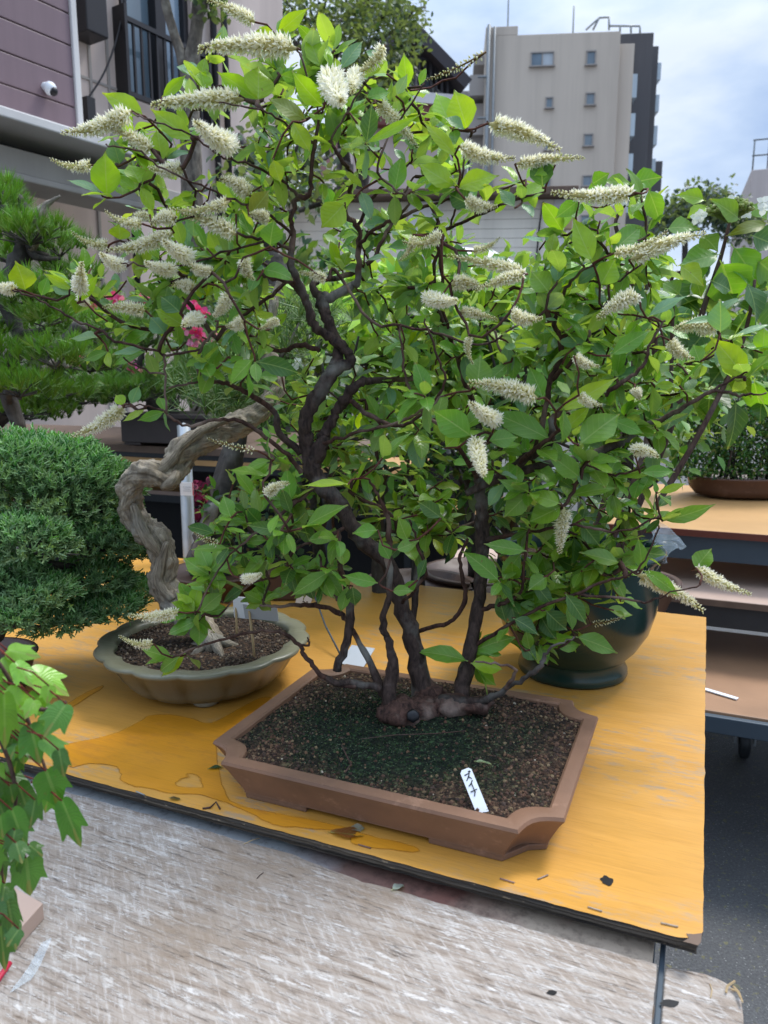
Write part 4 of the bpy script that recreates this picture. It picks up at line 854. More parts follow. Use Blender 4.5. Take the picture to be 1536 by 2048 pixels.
for r in range(1, 13):
    for k in range(40):
        a = k*math.pi/20; R_ = .158*r/12; p = Vector((R_*math.cos(a), R_*math.sin(a), .074+.008*(1-r/12)+.003*noise.noise(Vector((R_*math.cos(a)*40, R_*math.sin(a)*40, 0))))); vs.append(LC+p); cs.append((.75, .75, .7))
m.add(vs, [(0, 1+k, 1+(k+1) % 40) for k in range(40)]+[(1+r*40+k, 1+(r+1)*40+k, 1+(r+1)*40+(k+1) % 40, 1+r*40+(k+1) % 40) for r in range(11) for k in range(40)], cols=cs)
so2 = m.build('soil', M['soil'], lt); gr = MB()
for _ in range(1500):
    a = frand(0, 6.28); r = .156*math.sqrt(RND.random()); blob(gr, LC+Vector((r*math.cos(a), r*math.sin(a), .080-.004*r/.15)), RND.choice([.0012, .0016, .0022, .003]), RND.choice([(.06, .035, .022), (.03, .018, .012), (.10, .06, .035), (.045, .03, .02), (.20, .15, .10)]))
o = gr.build('soil_granules', M['granule'], so2, False); o['kind'] = 'stuff'
TR = [(432,1312,1.33,40),(418,1275,1.33,56),(385,1240,1.34,62),(348,1205,1.35,64),(326,1165,1.36,60),(328,1120,1.36,58),(316,1080,1.36,62),(285,1056,1.36,60),(262,1018,1.36,54),(262,975,1.35,56),(284,950,1.34,60),(312,946,1.33,58),(338,956,1.34,52),(352,935,1.36,58),(362,908,1.37,62),(392,886,1.38,60),(430,866,1.40,58),(478,850,1.42,54),(520,822,1.44,46),(550,780,1.46,40),(545,730,1.48,36),(535,680,1.5,30),(545,620,1.52,22),(560,560,1.54,14)]
m = MB(); W_ = catmull([tuple(P(a, b, y))+(w/2/FPX*y*.90,) for a, b, y, w in TR], 12)
tube(m, [w[:3] for w in W_], [w[3] for w in W_], 40, .34, 48., twist=9.)
for q in ([(330,1120,1.345,20),(300,1085,1.33,26),(280,1050,1.33,24),(268,1010,1.33,18)], [(345,1200,1.33,18),(318,1165,1.335,24),(322,1120,1.335,20),(335,1085,1.335,12)], [(300,955,1.32,22),(335,930,1.33,24),(365,890,1.345,20),(420,852,1.37,18),(480,835,1.39,12)], [(325,975,1.32,14),(345,962,1.31,20),(352,945,1.32,14)], [(432,1312,1.31,12),(420,1290,1.30,30),(400,1262,1.315,30)]):
    w2 = catmull([tuple(P(a, b, y))+(w/2/FPX*y,) for a, b, y, w in q], 5); tube(m, [w[:3] for w in w2], [w[3] for w in w2], 11, .35, 60.)
for k in range(5):
    a = k*1.25+.3; b = T(425, 1295, TZ+.078); tube(m, [b+Vector((0, 0, .02)), b+Vector((math.cos(a)*.028, math.sin(a)*.028, .004)), b+Vector((math.cos(a)*.055, math.sin(a)*.055, -.006))], [.012, .008, .003], 8, .3, 80)
tk = m.build('trunk', M['deadwood'], lt)
m = MB(); c = P(332, 1108, 1.325)
vs = [c+Vector((.013*math.cos(k*.4), -.004, .022*math.sin(k*.4))) for k in range(16)]; m.add(vs, [tuple(range(15, -1, -1))]); 
def needle_tuft(mb, c, d, L, n, col, spread=.7, w=.0011):
    for _ in range(n):
        dd = (d+rvec(spread*.6)).normalized(); s = dd.orthogonal().normalized()*w; l = L*frand(.7, 1.1); cc = jit(col, .25)
        mb.add([c-s, c+s, c+dd*l], [(0, 1, 2)], col=cc)
fo = MB(); br = MB()
for (px, py, y, rx) in [(470,800,1.5,.09),(520,700,1.55,.10),(430,760,1.55,.10),(600,640,1.6,.1)]:
    c0 = P(px, py, y); tube(br, [P(540, 740, 1.48), (P(540, 740, 1.48)+c0)/2+rvec(.01), c0], [.006, .004, .002], 6, .2, 100)
    for _ in range(90):
        c = c0+Vector((RND.gauss(0, rx*.55), RND.gauss(0, rx*.5), RND.gauss(0, .02))); needle_tuft(fo, c, (Vector((0, 0, .8))+rvec(.4)), .055, 12, (.07, .15, .035), .8, .0009)
br.build('branches', M['bg_bark'], lt); fo.build('foliage', M['needle'], lt, False)
# price cards on sticks in the celadon pot
def stick_card(px, py, bx, by, w, h, Y, label, tilt, mat='card'):
    b = P(bx, by, Y); top = P(px, py, Y+.01); r = thing('price_card', label, 'card', b); m = MB(); tube(m, [b-EZ*.01, b.lerp(top, .5)+rvec(.001), top+EZ*.012], .0022, 6); m.build('stick', M['bamboo'], r)
    m = MB(); c = top+Vector((w*.35, -.004, .004)); m.box(c, Vector((1, -.15, -.05)).normalized(), Vector((0, math.cos(tilt), math.sin(tilt))), Vector((0, -math.sin(tilt), math.cos(tilt))), w/2, .0006, h/2); m.build('card', M[mat], r, False); return r
stick_card(498, 1228, 510, 1322, .062, .036, 1.27, 'tilted blank grey card on a bamboo stick in the celadon pot', .5)
stick_card(472, 1218, 474, 1275, .030, .045, 1.36, 'white card on the rear stick of the celadon pot, half hidden by leaves', .2, 'white')

# ---------------------------------------------------------------- green glazed pot with hydrangea
GC = Vector((.368, 1.40, TZ)); hy = thing('potted_hydrangea', 'lacecap hydrangea with large leaves in a tall dark green glazed pot', 'hydrangea', GC)
m = MB(); lathe(m, GC, [(.085, .0), (.101, .001), (.104, .006), (.103, .016), (.096, .030), (.098, .036), (.118, .058), (.138, .092), (.150, .135), (.154, .185), (.150, .222), (.150, .232), (.158, .238), (.160, .246), (.155, .251), (.143, .248), (.139, .235), (.136, .20)], 72,
  lambda r, z, a: (r*(1+(.02*noise.noise(Vector((a*3, z*9, 0))) if z < .05 else .004*noise.noise(Vector((a*2, z*12, 0))))), z)); gp = m.build('pot', M['green_glaze'], hy)
m = MB(); lathe(m, GC, [(.001, .222), (.07, .222), (.139, .216)], 40); m.build('soil', M['soil'], hy)
br = MB(); HB = P(1150, 1160, 1.40)
HST = [[(1170,1160,1.40,16),(1210,1000,1.42,14),(1260,800,1.44,12),(1270,640,1.45,11),(1262,560,1.45,10),(1240,480,1.46,9),(1232,440,1.46,7),(1262,392,1.45,6)],[(1190,1160,1.42,16),(1290,900,1.46,13),(1310,700,1.48,12),(1300,600,1.48,10),(1290,560,1.48,8)],[(1210,1160,1.44,16),(1340,860,1.5,13),(1400,640,1.52,11),(1440,520,1.53,8),(1460,440,1.53,6)],[(1220,1160,1.4,14),(1380,900,1.44,12),(1480,700,1.46,9),(1510,560,1.46,6)],[(1340,860,1.5,9),(1345,620,1.49,8),(1345,555,1.48,6),(1380,540,1.47,5)]]
for q in HST:
    w2 = catmull([tuple(P(a, b, y))+(w/2/FPX*y,) for a, b, y, w in q], 5); tube(br, [w[:3] for w in w2], [w[3] for w in w2], 7, .18, 90.)
br.build('branches', M['twig'], hy)
hl = MB(); HP = [0., .50, .86, 1., .94, .76, .46, .18, .0]
for bx, by, tx, ty, w, c in [(1330,458,1398,444,38,'G'),(1442,508,1362,524,52,'G'),(1440,520,1478,614,82,'M'),(1462,488,1534,578,60,'G'),(1352,518,1270,564,46,'G'),(1358,530,1412,562,36,'L'),(1388,552,1408,594,32,'M'),(1412,402,1360,380,28,'L'),(1416,412,1376,430,28,'L'),(1500,408,1540,428,28,'G'),(1538,446,1466,458,30,'O'),(1476,622,1502,684,40,'G'),(1262,368,1318,348,38,'G'),(1264,366,1212,362,28,'M'),(1182,370,1218,346,28,'M'),(1270,400,1300,350,40,'D'),(1430,640,1380,700,50,'D'),(1340,600,1300,650,46,'G'),(1500,690,1540,760,56,'D'),(1490,560,1540,640,60,'D'),(1400,470,1440,490,40,'M'),(1360,590,1330,560,40,'G'),(1500,470,1560,490,50,'D'),(1420,560,1470,580,44,'D'),(1480,440,1440,400,36,'M'),(1512,520,1570,560,60,'G'),(1470,700,1430,760,52,'D'),(1540,700,1500,740,50,'G')]:
    Y = frand(1.42, 1.54); b = P(bx, by, Y); e = P(tx, ty, Y+frand(-.05, .03)); leaf(hl, b, e-b, (Vector((0, 0, CZ))-b).normalized()+Vector((0, 0, .6))+rvec(.2), (e-b).length*1.05, w/FPX*Y*1.15, jit(TINT[c], .12), frand(.2, .6), frand(.1, .3), .05, HP, .04)
for _ in range(110):
    px = frand(1270, 1560); py = frand(560, 800); Y = frand(1.5, 1.75); b = P(px, py, Y); d = rvec(.5)+Vector((.1, -.3, -.3)); L = frand(.06, .11)
    leaf(hl, b, d, Vector((0, -.4, 1))+rvec(.3), L, L*.6, jit(TINT[RND.choice('GDDM')]), .4, .2, .05, HP, .04)
hl.build('foliage', M['leaf'], hy)
def lacecap(px, py, Y, R_, nb, ns, parent, squash=.6):
    c = P(px, py, Y); m = MB()
    for _ in range(nb):
        v = rvec(1).normalized(); v.z = abs(v.z)*squash; p = c+v*R_*frand(.55, 1.); blob(m, p, frand(.0022, .0042), RND.choice([(.38, .46, .14), (.46, .52, .20), (.30, .40, .10), (.55, .58, .34)]))
        if RND.random() < .5: tube(m, [c-EZ*R_*.5, p], .0007, 4, col=(.28, .36, .10))
    for k in range(ns):
        a = k*6.28/ns+frand(-.3, .3); q = c+Vector((math.cos(a)*R_*1.5, math.sin(a)*R_*.9, frand(-.3, .45)*R_)); tube(m, [c, q], .0006, 4, col=(.35, .40, .15))
        for i in range(4):
            b = i*1.57+a; d = Vector((math.cos(b), frand(-.4, .4), math.sin(b))).normalized(); leaf_simple(m, q, d, Vector((0, -1, .5))+rvec(.2), .013, .012, (.80, .82, .76), .1)
    return m.build('flower_head', M['petal'], parent, False)
lacecap(1460, 424, 1.46, .040, 420, 7, hy); lacecap(1268, 405, 1.44, .026, 120, 5, hy); lacecap(1292, 592, 1.47, .018, 60, 5, hy); lacecap(1255, 598, 1.5, .012, 30, 3, hy)
def crumple(name, label, pts, z, mat='film', seed=0, thick=.02):
    m = MB(); n = 14; A, B, C_, D = [Vector(p) for p in pts]; vs = []
    for j in range(n+1):
        for i in range(n+1):
            p = A.lerp(B, i/n).lerp(D.lerp(C_, i/n), j/n); q = p*38+Vector((seed, 0, 0)); vs.append(p+Vector((noise.noise(q), noise.noise(q+Vector((9, 0, 0))), noise.noise(q+Vector((0, 9, 0)))))*thick)
    m.add(vs, [(j*(n+1)+i, j*(n+1)+i+1, (j+1)*(n+1)+i+1, (j+1)*(n+1)+i) for j in range(n) for i in range(n)]); return tag(m.build(name, M[mat], None, False), label, 'bag')
crumple('plastic_bag', 'crumpled clear plastic bag tucked behind the rim of the green pot', [P(1270, 1115, 1.42), P(1320, 1040, 1.45), P(1368, 1085, 1.42), P(1330, 1125, 1.36)], 0, seed=3)

# ---------------------------------------------------------------- juniper at the left
jb = P(-10, 1262, 1.30); jb.z = TZ; ju = thing('juniper_bonsai', 'dense dome shaped green juniper bonsai with layered foliage pads at left edge', 'juniper', jb)
def spray(mb, c, d, L, col, n=7):
    d = d.normalized(); s = d.orthogonal().normalized(); b = d.cross(s); ph = frand(0, 6.28)
    for k in range(n):
        a = ph+k*2.4; o = s*math.cos(a)+b*math.sin(a); t = k/n; p = c+d*(L*t*.7); dd = (d+o*.75).normalized(); l = L*frand(.35, .6); w = dd.cross(o).normalized()*.0016
        mb.add([p-w, p+w, p+dd*l+w*.5, p+dd*l*1.1-w*.5], [(0, 1, 2, 3)], col=col)
jf = MB(); jbr = MB(); JD = .14
PADS = [(105,995,1.30,.152,.105,1800),(20,970,1.34,.12,.09,700),(185,1000,1.32,.075,.080,560),(50,1090,1.22,.082,.045,500),(200,1085,1.28,.090,.045,540),(20,1160,1.2,.055,.040,330),(60,1190,1.20,.075,.026,340),(175,1160,1.26,.080,.026,380),(245,1105,1.34,.055,.030,280),(110,1240,1.17,.075,.020,340),(215,1218,1.24,.065,.022,300),(265,1190,1.32,.05,.03,200),(35,1240,1.14,.04,.02,150)]
jtrunk = [P(-30, 1275, 1.30), P(5, 1230, 1.30), P(25, 1170, 1.3), P(60, 1120, 1.3), P(90, 1060, 1.3)]
tube(jbr, catmull(jtrunk, 5), [.026-.0008*i for i in range(21)], 12, .3, 60.)
for px, py, Y, rx, rz, n in PADS:
    Y += JD*(.4 if px < 90 else 1); c0 = P(px, py, Y); a = min(jtrunk, key=lambda q: (q-c0).length); mid = a.lerp(c0, .5)+Vector((0, 0, -.02))+rvec(.008)
    w2 = catmull([tuple(a), tuple(mid), tuple(c0-EZ*rz*.2)], 6); tube(jbr, w2, [.008-.0004*i for i in range(len(w2))], 7, .3, 90.)
    for _ in range(int(rx*110)):
        v = Vector((RND.gauss(0, .5), RND.gauss(0, .5), -.25)); q = c0+Vector((v.x*rx, v.y*rx, v.z*rz)); tube(jbr, [c0-EZ*rz*.3, (c0+q)/2-EZ*.008, q], [.003, .002, .001], 5)
    for _ in range(int(n*2.1)):
        v = rvec(1).normalized(); 
        if v.z < -.35: v.z *= -1
        k = frand(.72, 1.03)*(1+.22*noise.noise(Vector((v.x*2.6+px, v.y*2.6, v.z*2.6)))); q = c0+Vector((v.x*rx*k, v.y*rx*k, v.z*rz*k))
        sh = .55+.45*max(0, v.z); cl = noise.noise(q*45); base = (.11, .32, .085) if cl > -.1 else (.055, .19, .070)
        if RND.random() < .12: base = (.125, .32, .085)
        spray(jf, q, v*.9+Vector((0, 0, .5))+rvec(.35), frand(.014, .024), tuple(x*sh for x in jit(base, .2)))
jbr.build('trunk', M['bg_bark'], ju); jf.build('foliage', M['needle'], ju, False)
jp = MB(); c = Vector((jb.x-.04, jb.y, TZ)); lathe(jp, c, [(.08, 0), (.085, .01), (.10, .06), (.105, .065), (.095, .065), (.09, .055), (.001, .055)], 40); jp.build('pot', M['clay_dark'], ju)

# ---------------------------------------------------------------- maple hanging in at the left front
mp = thing('trident_maple', 'bright green three lobed maple foliage cascading at lower left edge', 'maple', Vector((-.42, .60, BZ)))
def maple_leaf(mb, base, d, up, L, W, col):
    d = d.normalized(); up = (up-d*up.dot(d)).normalized(); s = d.cross(up); cu = frand(.1, .5)
    ra = frand(.85, 1.15); half = [tuple(q) for q in catmull([(0, 0), (.16, -.04), (.34, .02), (.45, .16), (.47*ra, .32), (.50*ra, .50), (.56*ra, .70), (.43, .66), (.33, .62), (.26, .70), (.15, .86)], 2)]+[(0, 1.02)]
    pts = [(x, y) for x, y in half]+[(-x, y) for x, y in half[-2:0:-1]]
    def V(x, y): return base+s*(x*W)+d*(y*L)+up*(-cu*L*.35*(y*y)-abs(x)*W*.28*cu+.012*L*math.sin(9*x+5*y))
    n = len(pts); vs = [V(*p) for p in pts]; cv = [V(x*.45, .30+(y-.30)*.45) for x, y in pts]; ctr = V(0, .30); vs = vs+cv+[ctr]; k = frand(0, 1)
    us = [(.5+x*.5, y, 0) for x, y in pts]+[(.5+x*.22, y, 0) for x, y in pts]+[(.5, .3, 0)]
    mb.add(vs, [(i, (i+1) % n, n+(i+1) % n, n+i) for i in range(n)]+[(2*n, n+i, n+(i+1) % n) for i in range(n)], us, col)
ml = MB(); mb_ = MB()
ML = [(15,1300,78,1312,46,'L'),(62,1340,142,1388,62,'L'),(30,1325,66,1372,40,'L'),(12,1380,58,1432,52,'L'),(8,1388,12,1508,50,'M'),(132,1408,86,1474,58,'G'),(30,1425,46,1494,38,'M'),(60,1450,82,1530,60,'G'),(15,1478,52,1528,44,'D'),(85,1478,138,1514,44,'G'),(0,1532,42,1606,64,'D'),(92,1542,122,1618,78,'G'),(124,1602,166,1700,52,'G'),(36,1568,66,1646,54,'D'),(24,1620,56,1708,52,'G'),(58,1690,88,1712,34,'D'),(52,1716,62,1796,80,'G'),(10,1778,36,1894,48,'D'),(0,1846,12,1950,46,'D'),(-5,1600,20,1660,50,'D'),(-10,1690,12,1770,44,'D'),(20,1370,-10,1430,60,'M'),(70,1395,100,1440,44,'M'),(-5,1440,20,1490,50,'M'),(40,1500,20,1560,44,'D'),(118,1500,128,1556,40,'D'),(0,1320,30,1360,44,'L'),(70,1600,60,1660,40,'D'),(30,1660,20,1720,44,'D'),(95,1440,60,1480,40,'M'),(-20,1780,0,1860,50,'D'),(20,1840,34,1900,40,'D')]
for _ in range(34):
    q = frand(1300, 1900); x_ = frand(-30, 100 if q < 1600 else 40); a_ = frand(1.1, 2.2); l_ = frand(34, 56); ML.insert(0, (x_, q, x_+l_*math.cos(a_), q+l_*math.sin(a_), l_*.95, RND.choice('LMGG' if q < 1500 else 'GDDM')))
for bx, by, tx, ty, w, c in ML:
    Y = frand(.57, .64); b = P(bx, by, Y); e = P(tx, ty, Y+frand(-.02, .005)); col = jit({'L': (.25, .52, .035), 'M': (.16, .38, .035), 'G': (.085, .26, .030), 'D': (.045, .14, .024)}[c], .1)
    maple_leaf(ml, b, e-b, (Vector((0, 0, CZ))-b).normalized()+Vector((0, 0, .5))+rvec(.15), (e-b).length*.98, w/FPX*Y*.95, col)
    r = b+Vector((-.03, .01, .012)); tube(mb_, [b, (b+r)/2+EZ*.004, r], .0007, 5, col=(1.6, .5, .4))
for q in ([(-60,1260,.60),(0,1330,.60),(40,1400,.61),(70,1480,.61),(100,1560,.60),(128,1610,.60)], [(-60,1400,.6),(0,1480,.6),(30,1570,.6),(30,1650,.6),(50,1715,.6)], [(-40,1600,.6),(-5,1700,.6),(5,1790,.6),(0,1850,.6)], [(40,1400,.61),(90,1420,.6),(132,1405,.6)]):
    w2 = catmull([tuple(P(*p)) for p in q], 5); tube(mb_, w2, [.0022-.00005*i for i in range(len(w2))], 6, .15, 120)
mb_.build('branches', M['twig'], mp); ml.build('foliage', M['maple'], mp, True)
# wood block and plastic scrap near the maple
wb = MB(); p = [T(-60, 1790, BZ+.020), T(30, 1775, BZ+.020), T(86, 1806, BZ+.020), T(30, 1868, BZ+.020), T(-60, 1890, BZ+.020)]
prism(wb, [(v.x, v.y) for v in p][::-1], BZ+.0005, BZ+.020); tag(wb.build('plywood_offcut', M['pinkply'], None, False, .001), 'small pale plywood offcut lying under the maple on the weathered bench', 'wood block')
sc_ = crumple('plastic_scrap', 'clear plastic sleeve scrap lying at the lower left of the weathered bench', [T(20, 1985, BZ+.003), T(85, 1885, BZ+.006), T(104, 1878, BZ+.012), T(60, 1960, BZ+.003)], 0, seed=7, thick=.003)
m = MB(); tube(m, [T(-20, 1985, BZ+.004), T(4, 1948, BZ+.006), T(20, 1926, BZ+.007)], .0028, 6); tag(m.build('red_ribbon', M['redink'], None), 'bright red cord at the lower left corner of the bench', 'cord')
# card and tag behind the brown pot
m = MB(); c = T(715, 1312, TZ+.012); m.box(c, E1, Vector((E2.x, E2.y, .35)).normalized(), Vector((-.1, -.3, .95)).normalized(), .026, .030, .0006); tag(m.build('blank_card', M['card'], None, False), 'blank grey card lying on the plywood behind the brown pot', 'card')
# ---------------------------------------------------------------- plants and shelves of the middle distance
def shelf(name, label, a0, a1, b0, b1, z, th, top, edge, beam=None, beamh=.06, legs=True):
    r = thing(name, label, 'shelf', E((a0+a1)/2, (b0+b1)/2, 0)); m = MB(); m.ebox(a0, a1, b0, b1, z-th, z); m.build('top_board', top, r, False, .002)
    m = MB(); m.ebox(a0, a1, b0-.006, b0-.0005, z-th-.001, z-.001); m.build('edge_strip', edge, r, False)
    if beam:
        m = MB(); m.ebox(a0+.005, a1-.005, b0+.012, b0+.05, z-th-beamh, z-th-.001); m.ebox(a0+.005, a1-.005, b1-.05, b1-.012, z-th-beamh, z-th-.001); m.build('beam', beam, r, False, .003)
        if legs:
            for a in (a0+.05, a1-.05):
                for b in (b0+.031, b1-.031):
                    m = MB(); m.ebox(a-.02, a+.02, b-.018, b+.018, 0, z-th-beamh-.001); m.build('leg', beam, r, False, .002)
    return r
ea1, eb1 = toE(T(1345, 1056, .85)); print('shelf front', ea1, eb1)
shelf('plant_shelf', 'orange brown plywood shelf on blue grey steel under the oval potted shrub', -.35, 2.6, eb1, eb1+1.15, .85, .022, M['shelfply'], M['redwood'], M['bluesteel'], .085)
ea2, eb2_ = toE(T(1500, 1206, .66)); print('step front', ea2, eb2_)
shelf('plant_step', 'pinkish bare plywood step in front of the orange brown shelf', -.9, 2.4, eb2_, eb1-.02+.5, .66, .02, M['pinkply'], M['woodedge'], M['blacksteel'], .075)
ea3, eb3 = toE(T(1415, 1420, .45)); print('cart front', ea3, eb3)
ct = thing('flatbed_cart', 'low flatbed cart with worn brown plywood deck and dark steel frame at right', 'cart', E(1.5, eb3+.4, 0))
CA0 = toE(T(1200, 1390, .45))[0]
m = MB(); m.ebox(CA0, 2.3, eb3, eb2_+.35, .432, .45); m.build('deck', M['wornply'], ct, False, .003)
m = MB(); m.ebox(CA0, 2.3, eb3-.022, eb3-.001, .395, .443); m.ebox(CA0, 2.3, eb3, eb3+.04, .385, .431); m.build('frame', M['bluesteel'], ct, False, .003)
for a in (CA0+.12, toE(T(1522, 1512, .3))[0], 2.2):
    for b in (eb3+.70,):
        m = MB(); c = E(a, b, .065)
        ring = [[c+E1*(s*.018)+E2*(math.cos(k*.393)*r_)+EZ*(math.sin(k*.393)*r_) for k in range(16)] for s, r_ in ((-1, .02), (-1, .055), (-.6, .065), (.6, .065), (1, .055), (1, .02))]
        m.add([v for q in ring for v in q], [(i*16+j, i*16+(j+1) % 16, (i+1)*16+(j+1) % 16, (i+1)*16+j) for i in range(5) for j in range(16)]); w_ = m.build('caster', M['blacksteel'], ct)
        m = MB(); m.ebox(a-.035, a-.028, b-.03, b+.03, .06, .384); m.ebox(a+.028, a+.035, b-.03, b+.03, .06, .384); m.ebox(a-.027, a+.027, b-.03, b+.03, .14, .16); m.build('fork', M['galv'], w_, False)
m = MB(); p, q = T(1405, 1378, .452), T(1475, 1399, .452); d = (q-p).normalized(); m.box((p+q)/2+EZ*.002, d, d.cross(EZ), EZ, (q-p).length/2, .008, .0015); tag(m.build('white_label_stick', M['white'], None, False), 'white plastic label stick lying on the brown cart deck', 'label stick')

def crown_bush(name, label, cat, px, py, Y, rx, rz, n, L, pal, group=None, zb=None, pot=None, ry=None, trunk=True, wr=.5, mat='leaf_bg', clear=None, potr=None):
    c0 = P(px, py, Y); zb = zb if zb is not None else .6; b = Vector((c0.x, c0.y, zb)); r = thing(name, label, cat, b, group); ry = ry or rx; f = MB(); tr = MB(); ph = 0
    if pot:
        m = MB(); R_ = potr or min(.16, rx*.6); lathe(m, b, [(R_*.75, .0), (R_*.8, .01), (R_, .085), (R_*1.08, .09), (R_*1.08, .10), (R_*.96, .10), (R_*.92, .085), (.001, .08)], 40); m.build('pot', pot, r); ph = .08
    if trunk:
        t0 = b+EZ*ph; tp = c0+EZ*rz*.3; mid = t0.lerp(tp, .5)+Vector((frand(-.04, .04), frand(-.03, .03), 0)); w2 = catmull([tuple(t0), tuple(mid), tuple(tp)], 6)
        k0 = min(.03, .010+rx*.05); tube(tr, w2, [k0*(1-.055*i) for i in range(len(w2))], 9, .25, 40)
        for k in range(14):
            a = Vector(w2[RND.randint(3, len(w2)-1)]); v = rvec(1).normalized(); v.z = abs(v.z)*.8-.1; e = c0+Vector((v.x*rx*.85, v.y*ry*.85, v.z*rz*.85)); tube(tr, catmull([tuple(a), tuple(a.lerp(e, .5)+rvec(.02)), tuple(e)], 4), [k0*.35*(1-.08*i) for i in range(9)], 6, .2, 60)
        tr.build('trunk', M['bg_bark'], r)
    nc = max(8, n//9); sd = frand(0, 90)
    for _ in range(nc):
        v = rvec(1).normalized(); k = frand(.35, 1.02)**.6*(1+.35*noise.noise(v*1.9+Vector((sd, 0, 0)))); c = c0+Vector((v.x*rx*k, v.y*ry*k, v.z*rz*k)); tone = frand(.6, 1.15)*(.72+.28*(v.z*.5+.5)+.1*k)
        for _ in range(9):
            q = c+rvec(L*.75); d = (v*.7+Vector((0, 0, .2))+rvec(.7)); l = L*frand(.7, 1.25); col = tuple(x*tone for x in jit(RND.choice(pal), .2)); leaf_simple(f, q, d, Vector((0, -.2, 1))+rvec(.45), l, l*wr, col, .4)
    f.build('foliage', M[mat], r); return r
G1 = [(.15, .33, .045), (.10, .25, .04), (.22, .40, .05)]; G2 = [(.26, .47, .03), (.32, .50, .045), (.18, .38, .03)]; G3 = [(.045, .13, .03), (.065, .18, .035), (.03, .09, .028)]
# right shrub in the oval pot
OC = T(1500, 1000, .85); OC.z = .85; ob = thing('boxwood_bonsai', 'dark green small leaved shrub in a brown oval pot on the right shelf', 'shrub', OC)
oy = OC.y+.11; OC2 = Vector((OC.x+.03, oy, .85)); m = MB(); lathe(m, OC2, [(.10, .006), (.21, .012), (.235, .04), (.245, .082), (.255, .088), (.25, .094), (.235, .092), (.23, .075), (.001, .07)], 56, lambda r, z, a: (r*(1-.32*abs(math.sin(a))**2), z)); m.build('pot', M['clay_dark'], ob)
f = MB(); tr = MB()
for _ in range(3400):
    px = frand(1345, 1640); top = 720+ (0 if px > 1400 else (1400-px)*1.0)+18*noise.noise(Vector((px*.03, 0, 0))); py = frand(top, 955); y = oy+frand(-.20, .12)*(.5+.5*RND.random())
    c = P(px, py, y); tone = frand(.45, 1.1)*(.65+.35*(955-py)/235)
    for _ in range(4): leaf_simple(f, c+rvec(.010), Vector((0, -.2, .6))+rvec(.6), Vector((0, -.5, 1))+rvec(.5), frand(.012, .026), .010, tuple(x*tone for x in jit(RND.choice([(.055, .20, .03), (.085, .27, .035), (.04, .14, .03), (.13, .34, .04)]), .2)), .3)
for k in range(26):
    a = OC2+Vector((frand(-.15, .18), frand(-.08, .08), .075)); e = a+Vector((frand(-.09, .09), frand(-.06, .06), frand(.15, .4))); tube(tr, catmull([tuple(a), tuple(a.lerp(e, .5)+rvec(.015)), tuple(e)], 4), [.006*(1-.08*i) for i in range(9)], 6, .2, 70)
tr.build('trunk', M['bg_bark'], ob); f.build('foliage', M['leaf_bg'], ob)
# shrubs behind the flowering bonsai
GB = 'potted shrubs crowded behind the flowering bonsai'
for i, (nm, lab, px, py, Y, rx, rz, n, L, pal) in enumerate([
 ('potted_shrub', 'lime green leafy shrub directly behind the crossing trunks', 640, 720, 2.05, .26, .17, 700, .045, G2),
 ('potted_shrub', 'yellow green broad leaved shrub behind the middle of the bonsai crown', 840, 640, 2.15, .27, .17, 700, .06, G2),
 ('potted_shrub', 'mid green shrub low behind the two main stems', 760, 900, 1.95, .28, .17, 800, .04, G1),
 ('potted_shrub', 'soft green shrub behind the right half of the bonsai', 1080, 690, 2.1, .30, .18, 800, .05, G1),
 ('potted_shrub', 'dark shaded shrub behind the right trunk, beside the green pot', 1040, 930, 1.95, .26, .18, 800, .04, G3),
 ('potted_shrub', 'grey green shrub below the white awning at centre right', 960, 780, 2.3, .28, .15, 700, .045, G1),
 ('potted_shrub', 'pale green shrub behind the green pot and hydrangea', 1270, 800, 2.2, .25, .2, 700, .045, G1)]):
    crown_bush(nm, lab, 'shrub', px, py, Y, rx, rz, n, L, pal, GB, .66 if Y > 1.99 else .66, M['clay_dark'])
m = MB(); c0 = P(640, 735, 1.9); lc = thing('white_lacecap_flower', 'white sepals around a greenish flower head seen through the crossing trunks', 'flower', c0); lacecap(636, 730, 1.9, .04, 160, 8, lc)
m = MB(); tube(m, [c0, c0+Vector((.02, .04, -.2)), c0+Vector((.03, .06, c0.z*-1+.70))], .004, 6); m.build('stem', M['twig'], lc)
# small brown pot with tag at left behind
SC = T(560, 1205, TZ); SC.y += .07; sb = thing('small_potted_plant', 'small plant in a square dark brown pot behind the celadon pot', 'potted plant', Vector((SC.x, SC.y, TZ)))
m = MB(); prism(m, [(SC.x-.060, SC.y-.06), (SC.x+.060, SC.y-.06), (SC.x+.060, SC.y+.06), (SC.x-.060, SC.y+.06)], TZ+.001, TZ+.075); m.build('pot', M['clay_dark'], sb, False, .006)
f = MB(); tr = MB()
for k in range(6):
    b = Vector((SC.x, SC.y, TZ+.075)); e = b+Vector((frand(-.12, .10), frand(-.05, .08), frand(.08, .36))); tube(tr, catmull([tuple(b), tuple(b.lerp(e, .5)+rvec(.012)), tuple(e)], 4), [.005*(1-.08*i) for i in range(9)], 6, .2, 70)
for _ in range(420):
    px = frand(400, 640); py = frand(960, 1190); c = P(px, py, SC.y+frand(-.03, .14)); leaf_simple(f, c, Vector((0, -.2, .3))+rvec(.6), Vector((0, -.2, 1))+rvec(.4), frand(.02, .042), frand(.012, .022), tuple(x*frand(.4, 1) for x in jit(RND.choice(G1+G3))), .4)
for _ in range(160):
    c = P(frand(480, 590), frand(960, 1010), SC.y-.02+frand(-.02, .03)); leaf_simple(f, c, rvec(1), Vector((0, -.2, 1))+rvec(.4), .014, .010, jit((.22, .36, .03)), .3)
tr.build('trunk', M['bg_bark'], sb); f.build('foliage', M['leaf_bg'], sb)
